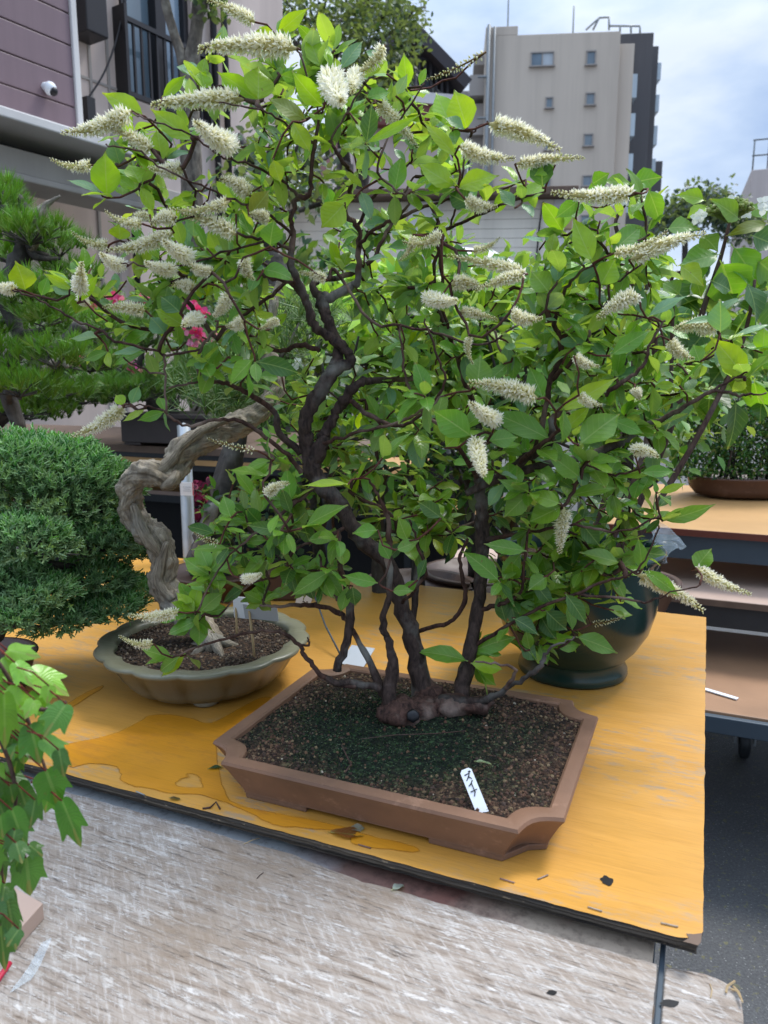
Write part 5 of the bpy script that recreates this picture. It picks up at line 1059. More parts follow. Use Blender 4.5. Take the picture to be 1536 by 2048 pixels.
# paper tag on a thin cane
pb_ = T(688, 1325, TZ); pt = P(618, 1186, pb_.y+.22); tg2 = thing('paper_tag', 'white paper tag with black marks leaning on a thin cane behind the brown pot', 'tag', pb_)
m = MB(); tube(m, [pb_+EZ*.002, pb_.lerp(pt, .5), pt+EZ*.03], [.0022, .0020, .0016], 6); m.build('cane', M['bluesteel'], tg2)
m = MB(); m.box(pt+Vector((-.006, -.006, .002)), Vector((.95, 0, -.3)).normalized(), Vector((0, 1, 0)), Vector((.3, 0, .95)).normalized(), .017, .0006, .030); pc_ = m.build('card', M['white'], tg2, False)
m = MB()
for (dx, dz, l) in ((-.004, .016, .010), (-.003, .010, .006), (-.006, -.018, .005), (.002, -.019, .004)): m.box(pt+Vector((-.006+dx, -.0072, dz)), Vector((.95, 0, -.3)).normalized(), Vector((0, 1, 0)), Vector((.3, 0, .95)).normalized(), l/2, .0003, .0012)
m.build('lettering', M['ink'], pc_, False)

# ---------------------------------------------------------------- left middle distance
LS = T(330, 893, 1.05); la_, lb_ = toE(LS); lb_ = toE(P(330, 893, 3.3))[1]
LZ = P(330, 893, 3.3).z; print('left shelf z', LZ)
shelf('plant_shelf', 'upper dark edged wooden shelf holding the pines at left', -4.2, -1.35, lb_, lb_+1.0, LZ, .03, M['woodedge'], M['woodedge'], M['blacksteel'], .05)
z2 = P(430, 925, 3.15).z; b2 = toE(P(430, 925, 3.15))[1]
shelf('plant_shelf', 'narrow orange plywood shelf below the dark edged shelf', -3.8, -1.1, b2+.05, b2+.5, z2, .022, M['shelfply'], M['shelfply'], M['blacksteel'], .03)
z3 = .72; b3 = toE(T(380, 985, z3))[1]
shelf('plant_shelf', 'lowest orange plywood shelf behind the galvanised pole', -3.6, -1.0, b3, b3+.6, z3, .022, M['shelfply'], M['pinkply'], M['blacksteel'], .05)
m = MB(); m.ebox(-4.2, -1.0, lb_+1.05, lb_+1.07, .0, LZ-.09); tag(m.build('shade_backing', M['black'], None, False), 'black panel added to stand for the shade under the left shelves', 'panel')  # added black sheet: paints the shadow under the shelves, no real board
pp_ = P(378, 1085, 2.3); pz = P(372, 930, 2.3); gpz = thing('galvanised_pole', 'round galvanised steel pole with a white price sticker behind the coiled trunk', 'pole', Vector((pp_.x, pp_.y, 0)))
m = MB(); tube(m, [Vector((pp_.x, pp_.y, 0)), Vector((pp_.x, pp_.y, pz.z+.12))], .020, 16); m.build('pipe', M['galv'], gpz)
m = MB(); c = P(374, 978, 2.27); m.box(c, Vector((1, 0, -.04)).normalized(), Vector((0, 1, 0)), EZ, .020, .0008, .020); s_ = m.build('sticker', M['white'], gpz, False)
m = MB()
for k in range(3): m.box(c+Vector((0, -.0012, .006-.006*k)), Vector((1, 0, -.04)).normalized(), Vector((0, 1, 0)), EZ, .012-.002*(k == 1), .0003, .0011)
m.box(c+Vector((.0185, -.0012, 0)), Vector((1, 0, 0)), Vector((0, 1, 0)), EZ, .0015, .0003, .02, m=1)
m.build('print', [M['card'], M['redink']], s_, False)
# dark gnarled trunk bonsai
gt = thing('gnarled_trunk_bonsai', 'bonsai with a thick dark furrowed trunk standing behind the celadon pot', 'bonsai', T(430, 1190, TZ)); m = MB()
q = [(425,1180,1.95,70),(420,1120,1.95,80),(430,1070,1.96,78),(440,1020,1.98,60),(452,960,2.0,50),(466,905,2.02,44),(480,850,2.05,34),(490,790,2.05,24)]
w2 = catmull([tuple(P(a, b, y))+(w/2/FPX*y,) for a, b, y, w in q], 5); tube(m, [w[:3] for w in w2], [w[3] for w in w2], 16, .38, 30.)
q = [(400,1110,1.9,34),(410,1060,1.9,30),(430,1010,1.92,24)]; w2 = catmull([tuple(P(a, b, y))+(w/2/FPX*y,) for a, b, y, w in q], 5); tube(m, [w[:3] for w in w2], [w[3] for w in w2], 10, .3, 40., col=(2.6, 2.6, 2.6))
m.build('trunk', M['bg_bark'], gt); f = MB()
for _ in range(160): needle_tuft(f, P(frand(430, 600), frand(740, 860), 2.05+frand(-.12, .15)), Vector((0, -.1, .8))+rvec(.4), .06, 12, (.06, .14, .03), .8, .0011)
f.build('foliage', M['needle'], gt, False)
m = MB(); c = gt.location+Vector((0, .03, 0)); lathe(m, c, [(.10, .0), (.11, .005), (.13, .055), (.135, .06), (.12, .06), (.11, .05), (.001, .05)], 40); m.build('pot', M['clay_dark'], gt)
# crimson flowers in the dark under the shelf
rf = thing('crimson_flower', 'dark crimson potted flowers in the shade beside the galvanised pole', 'flower', Vector((P(408, 1010, 2.5).x, 2.5, z3))); f = MB()
for _ in range(150):
    c = P(frand(385, 430), frand(965, 1085), 2.5+frand(-.05, .05)); leaf_simple(f, c, rvec(1), Vector((0, -1, .5))+rvec(.4), frand(.02, .035), .022, RND.choice([(.14, .006, .03), (.20, .01, .05), (.07, .004, .02)]), .3)
f.build('petals', M['petal'], rf); f = MB()
for _ in range(60): c = P(frand(385, 430), frand(1000, 1100), 2.55); leaf_simple(f, c, rvec(1), EZ+rvec(.4), .03, .018, (.02, .05, .02), .3)
f.build('foliage', M['leaf_bg'], rf)
# pines
def pine(name, label, Y, pads, trunk, zb, tl, col, pot=None, jin=None, w=.0015, dens=1., group=None):
    b = P(trunk[0][0], trunk[0][1], Y); r = thing(name, label, 'pine', Vector((b.x, b.y, zb)), group); m = MB(); f = MB()
    w2 = catmull([tuple(P(a, q, Y+dy))+(ww/2/FPX*Y,) for a, q, dy, ww in trunk], 5); tube(m, [v[:3] for v in w2], [v[3] for v in w2], 12, .4, 35.)
    tube(m, [Vector((w2[0][0], w2[0][1], zb+.03)), Vector(w2[0][:3])], w2[0][3], 10, .3, 30)
    nodes = [Vector(v[:3]) for v in w2]
    for px, py, dy, rx, rz, n in pads:
        c0 = P(px, py, Y+dy); a = min(nodes, key=lambda q: (q-c0).length); mid = a.lerp(c0, .5)+rvec(.025)
        tube(m, catmull([tuple(a), tuple(mid), tuple(c0-EZ*rz*.5)], 5), [.016*(1-.07*i) for i in range(11)], 8, .3, 50)
        for _ in range(int(n*dens)):
            v = rvec(1).normalized(); v.z = abs(v.z)*RND.choice([1, 1, 1, -.3]); c = c0+Vector((v.x*rx, v.y*rx*.7, v.z*rz))*frand(.55, 1.05)
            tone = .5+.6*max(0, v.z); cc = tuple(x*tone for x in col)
            if RND.random() < .2: tube(m, [c0-EZ*rz*.4, c], [.003, .0015], 5)
            
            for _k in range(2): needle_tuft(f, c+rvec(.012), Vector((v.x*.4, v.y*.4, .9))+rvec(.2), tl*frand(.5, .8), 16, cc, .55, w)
    if jin:
        for q in jin:
            w2 = catmull([tuple(P(a, y, Y+dy))+(ww/2/FPX*Y,) for a, y, dy, ww in q], 5); tube(m, [v[:3] for v in w2], [v[3] for v in w2], 9, .3, 60., m=1)
    m.build('trunk', [M['bg_bark'], M['deadwood']], r); f.build('foliage', M['needle'], r, False)
    if pot: pot(r)
    return r
def rectpot(x0, x1, y0, y1, Y, d, mat):
    def fn(r):
        m = MB(); a0, _ = toE(P(x0, y1, Y)); a1, _ = toE(P(x1, y1, Y)); zb = P((x0+x1)/2, y1, Y).z; zt = P((x0+x1)/2, y0, Y).z; b0 = toE(P((x0+x1)/2, y1, Y))[1]
        m.ebox(a0+.02, a1-.02, b0+.01, b0+d, zb+.012, zt-.02); m.ebox(a0, a1, b0-.005, b0+d+.015, zt-.0195, zt); m.ebox(a0+.03, a0+.12, b0+.015, b0+d-.01, zb, zb+.0115); m.ebox(a1-.12, a1-.03, b0+.015, b0+d-.01, zb, zb+.0115); m.build('pot', mat, r, False, .003)
    return fn
PG = (.155, .34, .03); PG2 = (.12, .27, .035)
pine('pine_bonsai', 'tall pine bonsai with bleached dead branch tip at left edge', 2.4, [(60,475,-.05,.13,.05,60),(-10,420,0,.10,.08,50),(120,500,.05,.09,.05,40),(30,520,.1,.12,.04,40),(150,560,.1,.10,.05,44),(-20,660,0,.1,.05,30),(10,395,.05,.05,.05,20),(20,600,-.12,.11,.05,40),(90,640,-.1,.10,.05,36),(10,720,-.1,.10,.05,36),(90,590,-.12,.07,.04,30),(40,780,-.14,.12,.05,50),(110,720,-.12,.10,.05,44)], [(40,860,0,26),(10,760,0,30),(40,690,0,28),(20,620,0,32),(20,570,0,40),(40,520,0,36),(50,460,0,30),(60,430,0,22)], .9, .075, PG, None, [[(40,470,0,26),(62,440,-.01,30),(78,428,-.02,24),(95,408,-.02,12),(120,392,-.03,4)], [(75,440,-.01,16),(82,462,-.02,12),(68,500,0,8)], [(70,470,0,14),(62,500,-.02,10)]])
pine('pine_bonsai', 'spreading pine bonsai in a dark rectangular pot on the left shelf', 3.35, [(250,790,-.05,.30,.07,150),(120,800,-.1,.28,.06,130),(350,770,0,.24,.07,110),(60,830,-.1,.2,.05,70),(230,690,.05,.22,.09,90),(330,650,.1,.20,.09,80),(420,740,.05,.2,.08,80),(480,700,.1,.2,.1,70),(120,700,.1,.2,.08,70)], [(330,820,.1,60),(300,770,.1,56),(240,740,.08,46),(180,720,.08,40),(120,740,.05,34),(60,730,.05,30)], LZ, .085, PG2, rectpot(198, 452, 828, 893, 3.25, .3, M['brownpot']), None, .002)
pine('pine_bonsai', 'low pine bonsai with twisted grey branches above the juniper', 2.75, [(30,820,-.05,.2,.06,90),(100,790,0,.2,.06,90),(180,730,.05,.16,.06,60),(70,660,.1,.16,.05,50),(180,660,.1,.14,.06,50)], [(-40,860,0,50),(20,790,0,60),(90,735,0,50),(130,700,0,40),(160,650,0,30)], .92, .07, PG, None, [[(90,740,-.02,26),(120,720,-.04,18),(135,735,-.05,8)], [(20,770,-.02,30),(0,730,-.04,22),(-20,720,-.04,14)]], .0016)
# azalea
az = thing('pink_azalea', 'azalea bush dotted with bright pink flowers on the left shelf', 'azalea', P(330, 893, 3.9)+Vector((0, .1, LZ-P(330, 893, 3.9).z))); f = MB(); fl = MB(); tr = MB()
for k in range(8): b = az.location; e = P(frand(180, 460), frand(600, 720), 3.6); tube(tr, catmull([tuple(b), tuple(b.lerp(e, .5)+rvec(.04)), tuple(e)], 4), [.010*(1-.07*i) for i in range(9)], 6)
for _ in range(1000):
    c = P(frand(150, 560), frand(570, 790), 3.6+frand(-.1, .3)); leaf_simple(f, c, rvec(1), EZ+rvec(.5), frand(.03, .06), .02, tuple(x*frand(.5, 1.1) for x in jit((.10, .23, .04))), .3)
for px, py in [(380,615),(398,625),(410,630),(390,665),(400,670),(372,650),(355,640),(230,600),(212,598),(290,602),(176,606),(185,608),(157,720),(150,718),(386,695),(335,650),(340,660),(345,655),(380,760),(270,735),(435,680),(168,604)]:
    fl = MB()
    for _ in range(10): c = P(px, py, 3.30)+rvec(.010); leaf_simple(fl, c, Vector((0, -.8, .3))+rvec(.6), Vector((0, -1, .3))+rvec(.5), frand(.022, .036), .028, jit(RND.choice([(.72, .10, .25), (.62, .05, .18), (.78, .25, .38)]), .1), .2)
    fl.build('flower', M['petal'], az)
tr.build('trunk', M['bg_bark'], az); f.build('foliage', M['leaf_bg'], az)

# ---------------------------------------------------------------- buildings
class Facade:
    def __init__(s, o, ang):   # ang: compass of the wall's run, 0 = +X, 90 = +Y
        s.o = Vector((o.x, o.y, 0)); a = math.radians(ang); s.u = Vector((math.cos(a), math.sin(a), 0)); s.nrm = Vector((s.u.y, -s.u.x, 0))
    def at(s, px, py, d=0.):
        r = ray(px, py); C = Vector((0, 0, CZ)); k = (s.o+s.nrm*d-C).dot(s.nrm)/r.dot(s.nrm); p = C+r*k; return ((p-s.o).dot(s.u), p.z)
    def box(s, mb, s0, s1, z0, z1, d0, d1, m=0):
        mb.box(s.o+s.u*((s0+s1)/2)+EZ*((z0+z1)/2)+s.nrm*((d0+d1)/2), s.u, s.nrm, EZ, abs(s1-s0)/2, abs(d1-d0)/2, abs(z1-z0)/2, m=m)
    def p(s, a, z, d=0): return s.o+s.u*a+EZ*z+s.nrm*d
FA = Facade(P(0, 245, 5.6), 57.3)
zt = FA.at(0, 240)[1]; s1 = FA.at(152, 230)[0]; print('purple', zt, s1)
ph = thing('purple_house', 'house front of purple metal siding above the shop canopy at upper left', 'house', FA.p(0, 0))
m = MB(); zl = [FA.at(0, y)[1] for y in (165, 100, 33, -35, -105)]; prev = zt
for z in zl+[zl[-1]+1.2]: FA.box(m, -2.5, s1, prev+.004, z-.004, -.25, 0); prev = z
m.build('siding', M['purple'], ph, False, .006); m = MB(); FA.box(m, -2.5, s1-.01, zt, zl[-1]+1.2, -.24, -.02); m.build('siding_groove', M['purple_dark'], ph, False)
m = MB(); FA.box(m, s1+.002, s1+.05, zt, zl[-1]+1.2, -.3, .02); m.build('corner_trim', M['eave'], ph, False, .005)
m = MB(); za = FA.at(0, 262)[1]; sE = FA.at(300, 330)[0]; FA.box(m, -2.5, sE, za, zt-.005, -.5, .30)
c_ = m.build('canopy', M['eave'], ph, False, .01); c_['label'] = 'stained grey concrete canopy edge'
m = MB(); zf1, zf0 = FA.at(0, 292)[1], FA.at(0, 343)[1]; FA.box(m, -2.5, sE+.3, zf0, zf1, -.35, .05); FA.box(m, -2.5, sE+.3, zf0-.05, zf0-.004, -.3, .09); m.build('fascia', M['fascia'], ph, False, .01)
m = MB(); FA.box(m, -2.5, sE+.3, zf1+.003, za-.003, -.4, -.25); FA.box(m, -2.5, sE+.3, 0, zf0-.055, -1.9, -1.8); m.build('shop_interior', M['darkwall'], ph, False)
m = MB(); FA.box(m, -1., sE+.3, 0, FA.at(90, 425)[1]-.3, -1.79, -1.2); m.build('shop_counter', M['brownwall'], ph, False)
q = FA.at(135, 486, -1.0); m = MB(); FA.box(m, q[0]-.45, q[0]+.35, q[1]-.09, q[1]+.06, -1.05, -1.0); o = m.build('lit_panel', M['lamp'], ph, False); o['label'] = 'warm yellow lit panel inside the shop'
cam_ = thing('security_camera', 'small white dome security camera fixed on the purple siding', 'camera', FA.p(*FA.at(92, 182), .0)); m = MB(); c = FA.p(*FA.at(92, 180), .05)
for i in range(9):
    pass
def sphere(mb, c, r, n=16, sq=(1, 1, 1), col=(1, 1, 1)):
    vs = [Vector((math.sin(math.pi*i/n)*math.cos(2*math.pi*j/n)*sq[0], math.sin(math.pi*i/n)*math.sin(2*math.pi*j/n)*sq[1], -math.cos(math.pi*i/n)*sq[2]))*r+c for i in range(n+1) for j in range(n)]
    mb.add(vs, [(i*n+j, i*n+(j+1) % n, (i+1)*n+(j+1) % n, (i+1)*n+j) for i in range(n) for j in range(n)], col=col)
sphere(m, c, .045, sq=(1, 1, 1.05)); tube(m, [FA.p(*FA.at(88, 172), 0), c], .028, 12); m.build('housing', M['white'], cam_); m = MB(); sphere(m, c+FA.nrm*.020+FA.u*.008-EZ*.018, .033); m.build('lens_dome', M['frame'], cam_)
# concrete building with window and balcony grille
FB = Facade(FA.p(s1+.05, 0, -.65), 57.3); cb = thing('concrete_building', 'pinkish grey concrete building with balcony grille behind the purple house', 'building', FB.p(0, 0)); zT = 9.
sEnd = FB.at(566, 60)[0]; wl, wr_ = FB.at(252, 100)[0], FB.at(386, 100)[0]; wb_ = FB.at(262, 196)[1]
m = MB(); FB.box(m, -.4, wl, 0, zT, -3.5, 0); FB.box(m, wl, wr_, 0, wb_, -3.5, 0); FB.box(m, wl, wr_, wb_+2.6, zT, -3.5, 0); FB.box(m, wr_, sEnd, 0, zT, -3.5, 0); FB.box(m, wl, wr_, wb_, wb_+2.6, -3.5, -.25); m.build('wall', M['concrete'], cb, False)
m = MB()
for px in (178, 214): s_ = FB.at(px, 120)[0]; FB.box(m, s_-.012, s_+.012, 0, zT, .0, .012)
for py in (152,): z = FB.at(160, py)[1]; FB.box(m, 0, wl-.05, z-.010, z+.010, .0, .010)
m.build('wall_joint', M['beige2'], cb, False)
w_ = MB(); mid = (wl+wr_)/2+.05
FB.box(w_, wl, wr_, wb_, wb_+.08, -.2, -.05); FB.box(w_, wl, wl+.08, wb_+.08, wb_+2.6, -.2, -.05); FB.box(w_, wr_-.06, wr_, wb_+.08, wb_+2.6, -.2, -.05); FB.box(w_, mid-.06, mid+.06, wb_+.08, wb_+2.6, -.2, -.04); wo = w_.build('window', M['frame'], cb, False, .005)
m = MB(); FB.box(m, wl+.08, mid-.06, wb_+.08, wb_+2.6, -.16, -.14); FB.box(m, mid+.06, wr_-.06, wb_+.08, wb_+2.6, -.13, -.11, m=1); m.build('pane', [M['glass'], M['glassblue']], wo, False)
m = MB(); g0, g1 = wl-.10, wr_+.05; gt_ = FB.at(300, 75)[1]; gb = wb_-.02
for z in (gt_, gb): FB.box(m, g0, g1, z-.02, z+.02, .10, .14)
k = int((g1-g0)/.085)
for i in range(k+1): s_ = g0+(g1-g0)*i/k; FB.box(m, s_-.010, s_+.010, gb+.021, gt_-.021, .11, .13)
FB.box(m, g0-.03, g0-.001, gb-.3, gt_+.1, .0, .16); FB.box(m, g1+.001, g1+.03, gb-.1, gt_+.1, 0, .16); m.build('balcony_railing', M['frame'], cb, False)
m = MB(); q0, q1 = FB.at(136, 60), FB.at(170, 88); FB.box(m, q0[0], q1[0]+.05, q1[1], q1[1]+1.6, .0, .25); o = m.build('window_box', M['frame'], cb, False, .01)  # dark window box jutting out of the concrete wall
m = MB(); s_ = FB.at(242, 100)[0]; tube(m, [FB.p(s_, 1.5, .05), FB.p(s_, zT-.2, .05)], .03, 8)
for px in (418, 440): s_ = FB.at(px, 60)[0]; tube(m, [FB.p(s_, 1.5, .06), FB.p(s_, zT-.2, .06)], .035, 8)
m.build('downpipe', M['frame'], cb); m = MB(); tube(m, catmull([tuple(FB.p(*FB.at(232, -30), .06)), tuple(FB.p(*FB.at(226, 50), .1)), tuple(FB.p(*FB.at(196, 145), .1)), tuple(FB.p(*FB.at(158, 212), .06))], 6), .009, 6); m.build('hanging_cable', M['frame'], cb)
m = MB(); q = FB.at(160, 215); FB.box(m, q[0]-.03, q[0]+.05, q[1]-.25, q[1]+.06, 0, .14); m.build('bracket', M['frame'], cb, False)

# street tree in front of the concrete building
st = thing('street_tree', 'smooth grey forked tree trunk before the balcony window', 'tree', Vector((P(385, 300, 5.).x, 5., 0))); m = MB()
for q in ([(400,760,5.,46),(385,420,5.,42),(380,250,5.,38),(378,170,5.,34),(385,110,5.,27),(394,50,5.,24),(398,-30,5.,22),(402,-120,5,18)], [(378,175,5.,26),(362,110,5.,19),(346,60,5.,17),(330,0,5.,16),(318,-80,5,13)], [(394,40,5,10),(415,0,4.95,8),(440,-40,4.9,5)]):
    w2 = catmull([tuple(P(a, b, y))+(w/2/FPX*y,) for a, b, y, w in q], 5)
    if q[0][1] == 760: w2 = [np.array([w2[0][0], w2[0][1], -.02, w2[0][3]])]+w2
    tube(m, [w[:3] for w in w2], [w[3] for w in w2], 12, .10, 8., col=(2.3, 2.2, 2.0))
m.build('trunk', M['bg_bark'], st); f = MB()
for cx, cy, n in ((405, -5, 60), (425, 25, 40), (360, -40, 80), (440, -30, 60)):
    for _ in range(n): c = P(cx+RND.gauss(0, 16), cy+RND.gauss(0, 12), 4.95+frand(-.15, .15)); leaf_simple(f, c, rvec(1), EZ+rvec(.5), frand(.04, .07), .03, tuple(x*frand(.5, 1) for x in jit((.06, .13, .03))), .3)
f.build('crown', M['leaf_bg'], st)
# tree with thin branches against the sky, dark round tree below it
def crown_tree(name, label, Y, base, limbs, clumps, L, col, zb=0.):
    b = P(base[0], base[1], Y); r = thing(name, label, 'tree', Vector((b.x, Y, zb))); m = MB(); f = MB()
    tube(m, [Vector((b.x, Y, zb)), b], [.16, .12], 9, .1, 3)
    for q in limbs: w2 = catmull([tuple(P(a, y, Y+frand(-.3, .3)))+(w/2/FPX*Y,) for a, y, w in q], 5); tube(m, [w[:3] for w in w2], [w[3] for w in w2], 6, .12, 6)
    for cx, cy, rx, ry, n in clumps:
        for _ in range(n):
            a = frand(0, 6.28); k = math.sqrt(RND.random()); c = P(cx+rx*k*math.cos(a), cy+ry*k*math.sin(a), Y+RND.gauss(0, .5)); tone = frand(.45, 1.2)
            for _ in range(5): leaf_simple(f, c+rvec(L*.9), rvec(1), EZ+rvec(.6), L*frand(.6, 1.2), L*.5, tuple(x*tone for x in jit(col, .2)), .3)
    m.build('trunk', M['bg_bark'], r); f.build('crown', M['leaf_bg'], r); return r
crown_tree('sparse_tree', 'sparse tree with thin dark branches spread against the sky', 11., (690, 330), [[(690,330,26),(676,180,22),(668,110,18),(700,90,12),(740,50,9),(790,20,6)], [(668,110,16),(660,60,10),(700,30,7),(760,-20,5)], [(676,150,14),(720,95,9),(725,60,6),(770,50,4)], [(660,60,8),(600,30,6),(570,0,5)], [(690,200,14),(630,120,10),(560,60,7),(520,20,5)], [(720,95,8),(790,60,6),(830,20,4),(850,15,3)]],
 [(600,25,50,30,70),(690,45,60,40,150),(760,20,60,30,110),(810,40,40,40,90),(640,70,40,30,70),(560,60,40,40,50),(730,70,40,25,70),(820,80,22,25,30),(540,15,30,25,50),(690,-20,150,30,150)], .085, (.05, .10, .028))
crown_tree('dense_tree', 'dense dark green tree standing before the gabled house', 10.5, (720, 420), [[(720,420,26),(735,250,20),(745,170,12)]], [(740,150,66,40,240),(700,190,50,50,200),(770,175,40,40,130),(800,130,24,30,50)], .085, (.028, .060, .024))
crown_tree('garden_tree', 'bare tangled dark tree with few leaves behind the upper crown of the bonsai', 4.6, (540, 520), [[(540,520,40),(530,420,34),(520,360,26),(500,310,18),(480,270,10)],[(525,390,20),(570,340,16),(600,290,12),(640,240,7)],[(520,360,16),(540,300,13),(560,240,9),(575,180,5)],[(570,340,12),(620,330,10),(680,300,6)],[(500,320,12),(460,300,9),(430,260,5)],[(535,440,16),(600,420,12),(660,400,9),(700,370,5)]], [(560,300,90,60,80),(520,380,80,50,80),(620,360,60,50,60)], .06, (.06, .10, .05))
# gabled house with maroon band
FC = Facade(P(850, 300, 15.), 12); gh = thing('gabled_house', 'white walled house with dark gable roof and maroon band beside the trees', 'house', FC.p(0, 0)); 
def fbox(F, mb, x0, y0, x1, y1, d0, d1, m=0):
    a = F.at(x0, y1); b = F.at(x1, y0); F.box(mb, a[0], b[0], a[1], b[1], d0, d1, m)
m = MB(); a = FC.at(700, 215); b = FC.at(893, 100); zb_ = FC.at(893, 215)[1]
pk = FC.at(800, 100); er = FC.at(893, 195)
pts = [(a[0], zb_), (er[0], zb_), (er[0], er[1]), (pk[0], pk[1]), (a[0], FC.at(700, 190)[1])]
vs = [FC.p(x, z, 0) for x, z in pts]+[FC.p(x, z, -5) for x, z in pts]; m.add(vs, [(0, 1, 2, 3, 4), (9, 8, 7, 6, 5)]+[(i, 5+i, 5+(i+1) % 5, (i+1) % 5) for i in range(5)]); m.build('wall', M['whitewall'], gh, False)
m = MB(); d = (FC.p(*er)-FC.p(*pk)); dn = d.normalized(); upv = FC.nrm.cross(dn); upv = upv if upv.z > 0 else -upv
m.box(FC.p(*pk)+d*.53+upv*.13-FC.nrm*2.2, dn, FC.nrm, upv, d.length*.60, 2.9, .10); m.box(FC.p(*pk)-Vector((d.x, d.y, -d.z))*.5+Vector((0, 0, .13))-FC.nrm*2.2, Vector((d.x, d.y, -d.z)).normalized(), FC.nrm, FC.nrm.cross(Vector((d.x, d.y, -d.z)).normalized()), d.length*.55, 2.9, .10); m.build('roof', M['roof'], gh, False)
m = MB(); fbox(FC, m, 836, 150, 858, 205, -.05, .03); fbox(FC, m, 800, 145, 824, 208, -.05, .03); wo = m.build('window', M['glassblue'], gh, False, .01); m = MB(); fbox(FC, m, 858, 140, 862, 208, 0, .08); fbox(FC, m, 829, 140, 834, 208, 0, .08); m.build('window_frame', M['whitewall'], gh, False)
m = MB(); fbox(FC, m, 700, 218, 899, 264, -5, .5); o = m.build('maroon_band', M['maroon'], gh, False, .01); m = MB(); fbox(FC, m, 700, 211, 900, 217, -5, .55); m.build('band_coping', M['whitewall'], gh, False)
m = MB(); fbox(FC, m, 700, 265, 897, 420, -5, .3); q = FC.at(897, 420); FC.box(m, -6, q[0], 0, q[1]-.002, -5, .3); m.build('lower_wall', M['pinkwall'], gh, False)
m = MB()
for i in range(9): x = 792+i*11; a = FC.at(x, 210); FC.box(m, a[0]-.02, a[0]+.02, a[1], a[1]+.6, .45, .49)
a, b = FC.at(790, 210), FC.at(885, 210); FC.box(m, a[0], b[0], a[1]+.601, a[1]+.64, .44, .5); m.build('railing', M['frame'], gh, False)
# cream siding house
FD = Facade(P(1108, 450, 10.), -4); ch_ = thing('cream_siding_house', 'low house clad in cream horizontal siding below the apartment block', 'house', FD.p(0, 0)); m = MB(); rp, zr = FD.at(1108, 398); zlow = 0; k = 0; z = zr
while z > .02: FD.box(m, -7.0, rp, max(.01, z-.115), z-.005, -.3, 0); z -= .115
m.build('siding', M['cream'], ch_, False); m = MB(); FD.box(m, -7., rp-.02, 0, zr-.01, -4, -.02); m.build('wall', M['beige2'], ch_, False)
m = MB(); q = FD.at(1134, 400)[0]; z = zr
while z > .02: FD.box(m, rp+.002, q, max(.01, z-.115), z-.01, -3, .02); z -= .115
m.build('corner_siding', M['whitewall'], ch_, False); m = MB(); FD.box(m, -7.2, q+.1, zr+.002, zr+.10, -4.3, .25); m.build('roof_edge', M['woodedge'], ch_, False, .01)
m = MB(); s_ = FD.at(836, 400)[0]; FD.box(m, s_-.12, s_+.28, 0, zr-.02, .0, .06); m.build('white_post', M['whitewall'], ch_, False)
m = MB(); tube(m, catmull([tuple(FD.p(*FD.at(1086, 405), .03)), tuple(FD.p(*FD.at(1078, 450), .06)), tuple(FD.p(*FD.at(1072, 520), .03))], 5), .012, 5); m.build('cable', M['frame'], ch_)
m = MB(); c = FD.p(*FD.at(1134, 448), .06); m.box(c, FD.u, FD.nrm, EZ, .05, .05, .08); m.build('wall_lamp', M['bamboo'], ch_, False, .01)
# white awning with dark edge
aw = thing('white_awning', 'sloping white awning roof with dark edge behind the bonsai crown', 'awning', Vector((P(1020, 560, 6.5).x, 6.5, 0))); m = MB(); pa = [P(860, 488, 7.4), P(985, 500, 7.4), P(1075, 548, 6.6), P(1240, 610, 6.3), P(1180, 640, 5.6), P(1010, 612, 5.6), P(900, 540, 6.2)]
m.add(pa+[v-EZ*.05 for v in pa], [(0, 1, 2, 6), (6, 2, 5), (2, 3, 4, 5), (13, 9, 8, 7), (12, 9, 13), (12, 11, 10, 9)]+[(i, 7+i, 7+(i+1) % 7, (i+1) % 7) for i in range(7)]); m.build('roof_sheet', M['whitewall'], aw, False)
m = MB(); tube(m, [v+EZ*.02 for v in (pa[0], pa[6], pa[5], pa[4])], .035, 6); m.build('dark_edge', M['frame'], aw)
for v in (pa[6], pa[4], pa[0], pa[3]): m = MB(); tube(m, [Vector((v.x, v.y, 0)), v-EZ*.05], .03, 8); m.build('post', M['galv'], aw)
# apartment block
YA = 40.; FE = Facade(P(1240, 60, YA), -5); ab = thing('apartment_block', 'beige six storey apartment block with charcoal side tower', 'building', FE.p(-3, 0))
def ebx(mat, name, x0, y0, x1, y1, d0, d1, ground=False, parent=None, bev=.02):
    m = MB(); a = FE.at(x0, y1); b = FE.at(x1, y0); FE.box(m, a[0], b[0], 0 if ground else a[1], b[1], d0, d1); return m.build(name, mat, parent or ab, False, bev)
L_ = FE.at(972, 60)[0]; R_e = FE.at(1242, 60)[0]; zA = FE.at(1240, 62)[1]
m = MB(); FE.box(m, L_, R_e, 0, zA, -9, 0); FE.box(m, L_, FE.at(1036, 60)[0], zA+.001, FE.at(1000, 53)[1], -4, 0); m.build('wall', M['beige'], ab, False, .02)
m = MB(); s2 = FE.at(1274, 80)[0]; FE.box(m, R_e+.002, s2, 0, FE.at(1260, 79)[1], -8, -.45); m.build('side_bay', M['beige'], ab, False, .02)
m = MB(); s3 = FE.at(1308, 66, -4)[0]; FE.box(m, R_e-2, s3, 0, FE.at(1280, 66, -4)[1], -10, -4.); s4 = FE.at(1318, 90, -6)[0]; FE.box(m, s3+.002, s4, 0, FE.at(1310, 92, -6)[1], -9.5, -6.); s5 = FE.at(1324, 320, -6)[0]; FE.box(m, s4+.002, s5+.1, 0, FE.at(1320, 320, -6)[1], -9.5, -6.2); m.build('charcoal_tower', M['charcoal'], ab, False, .02)
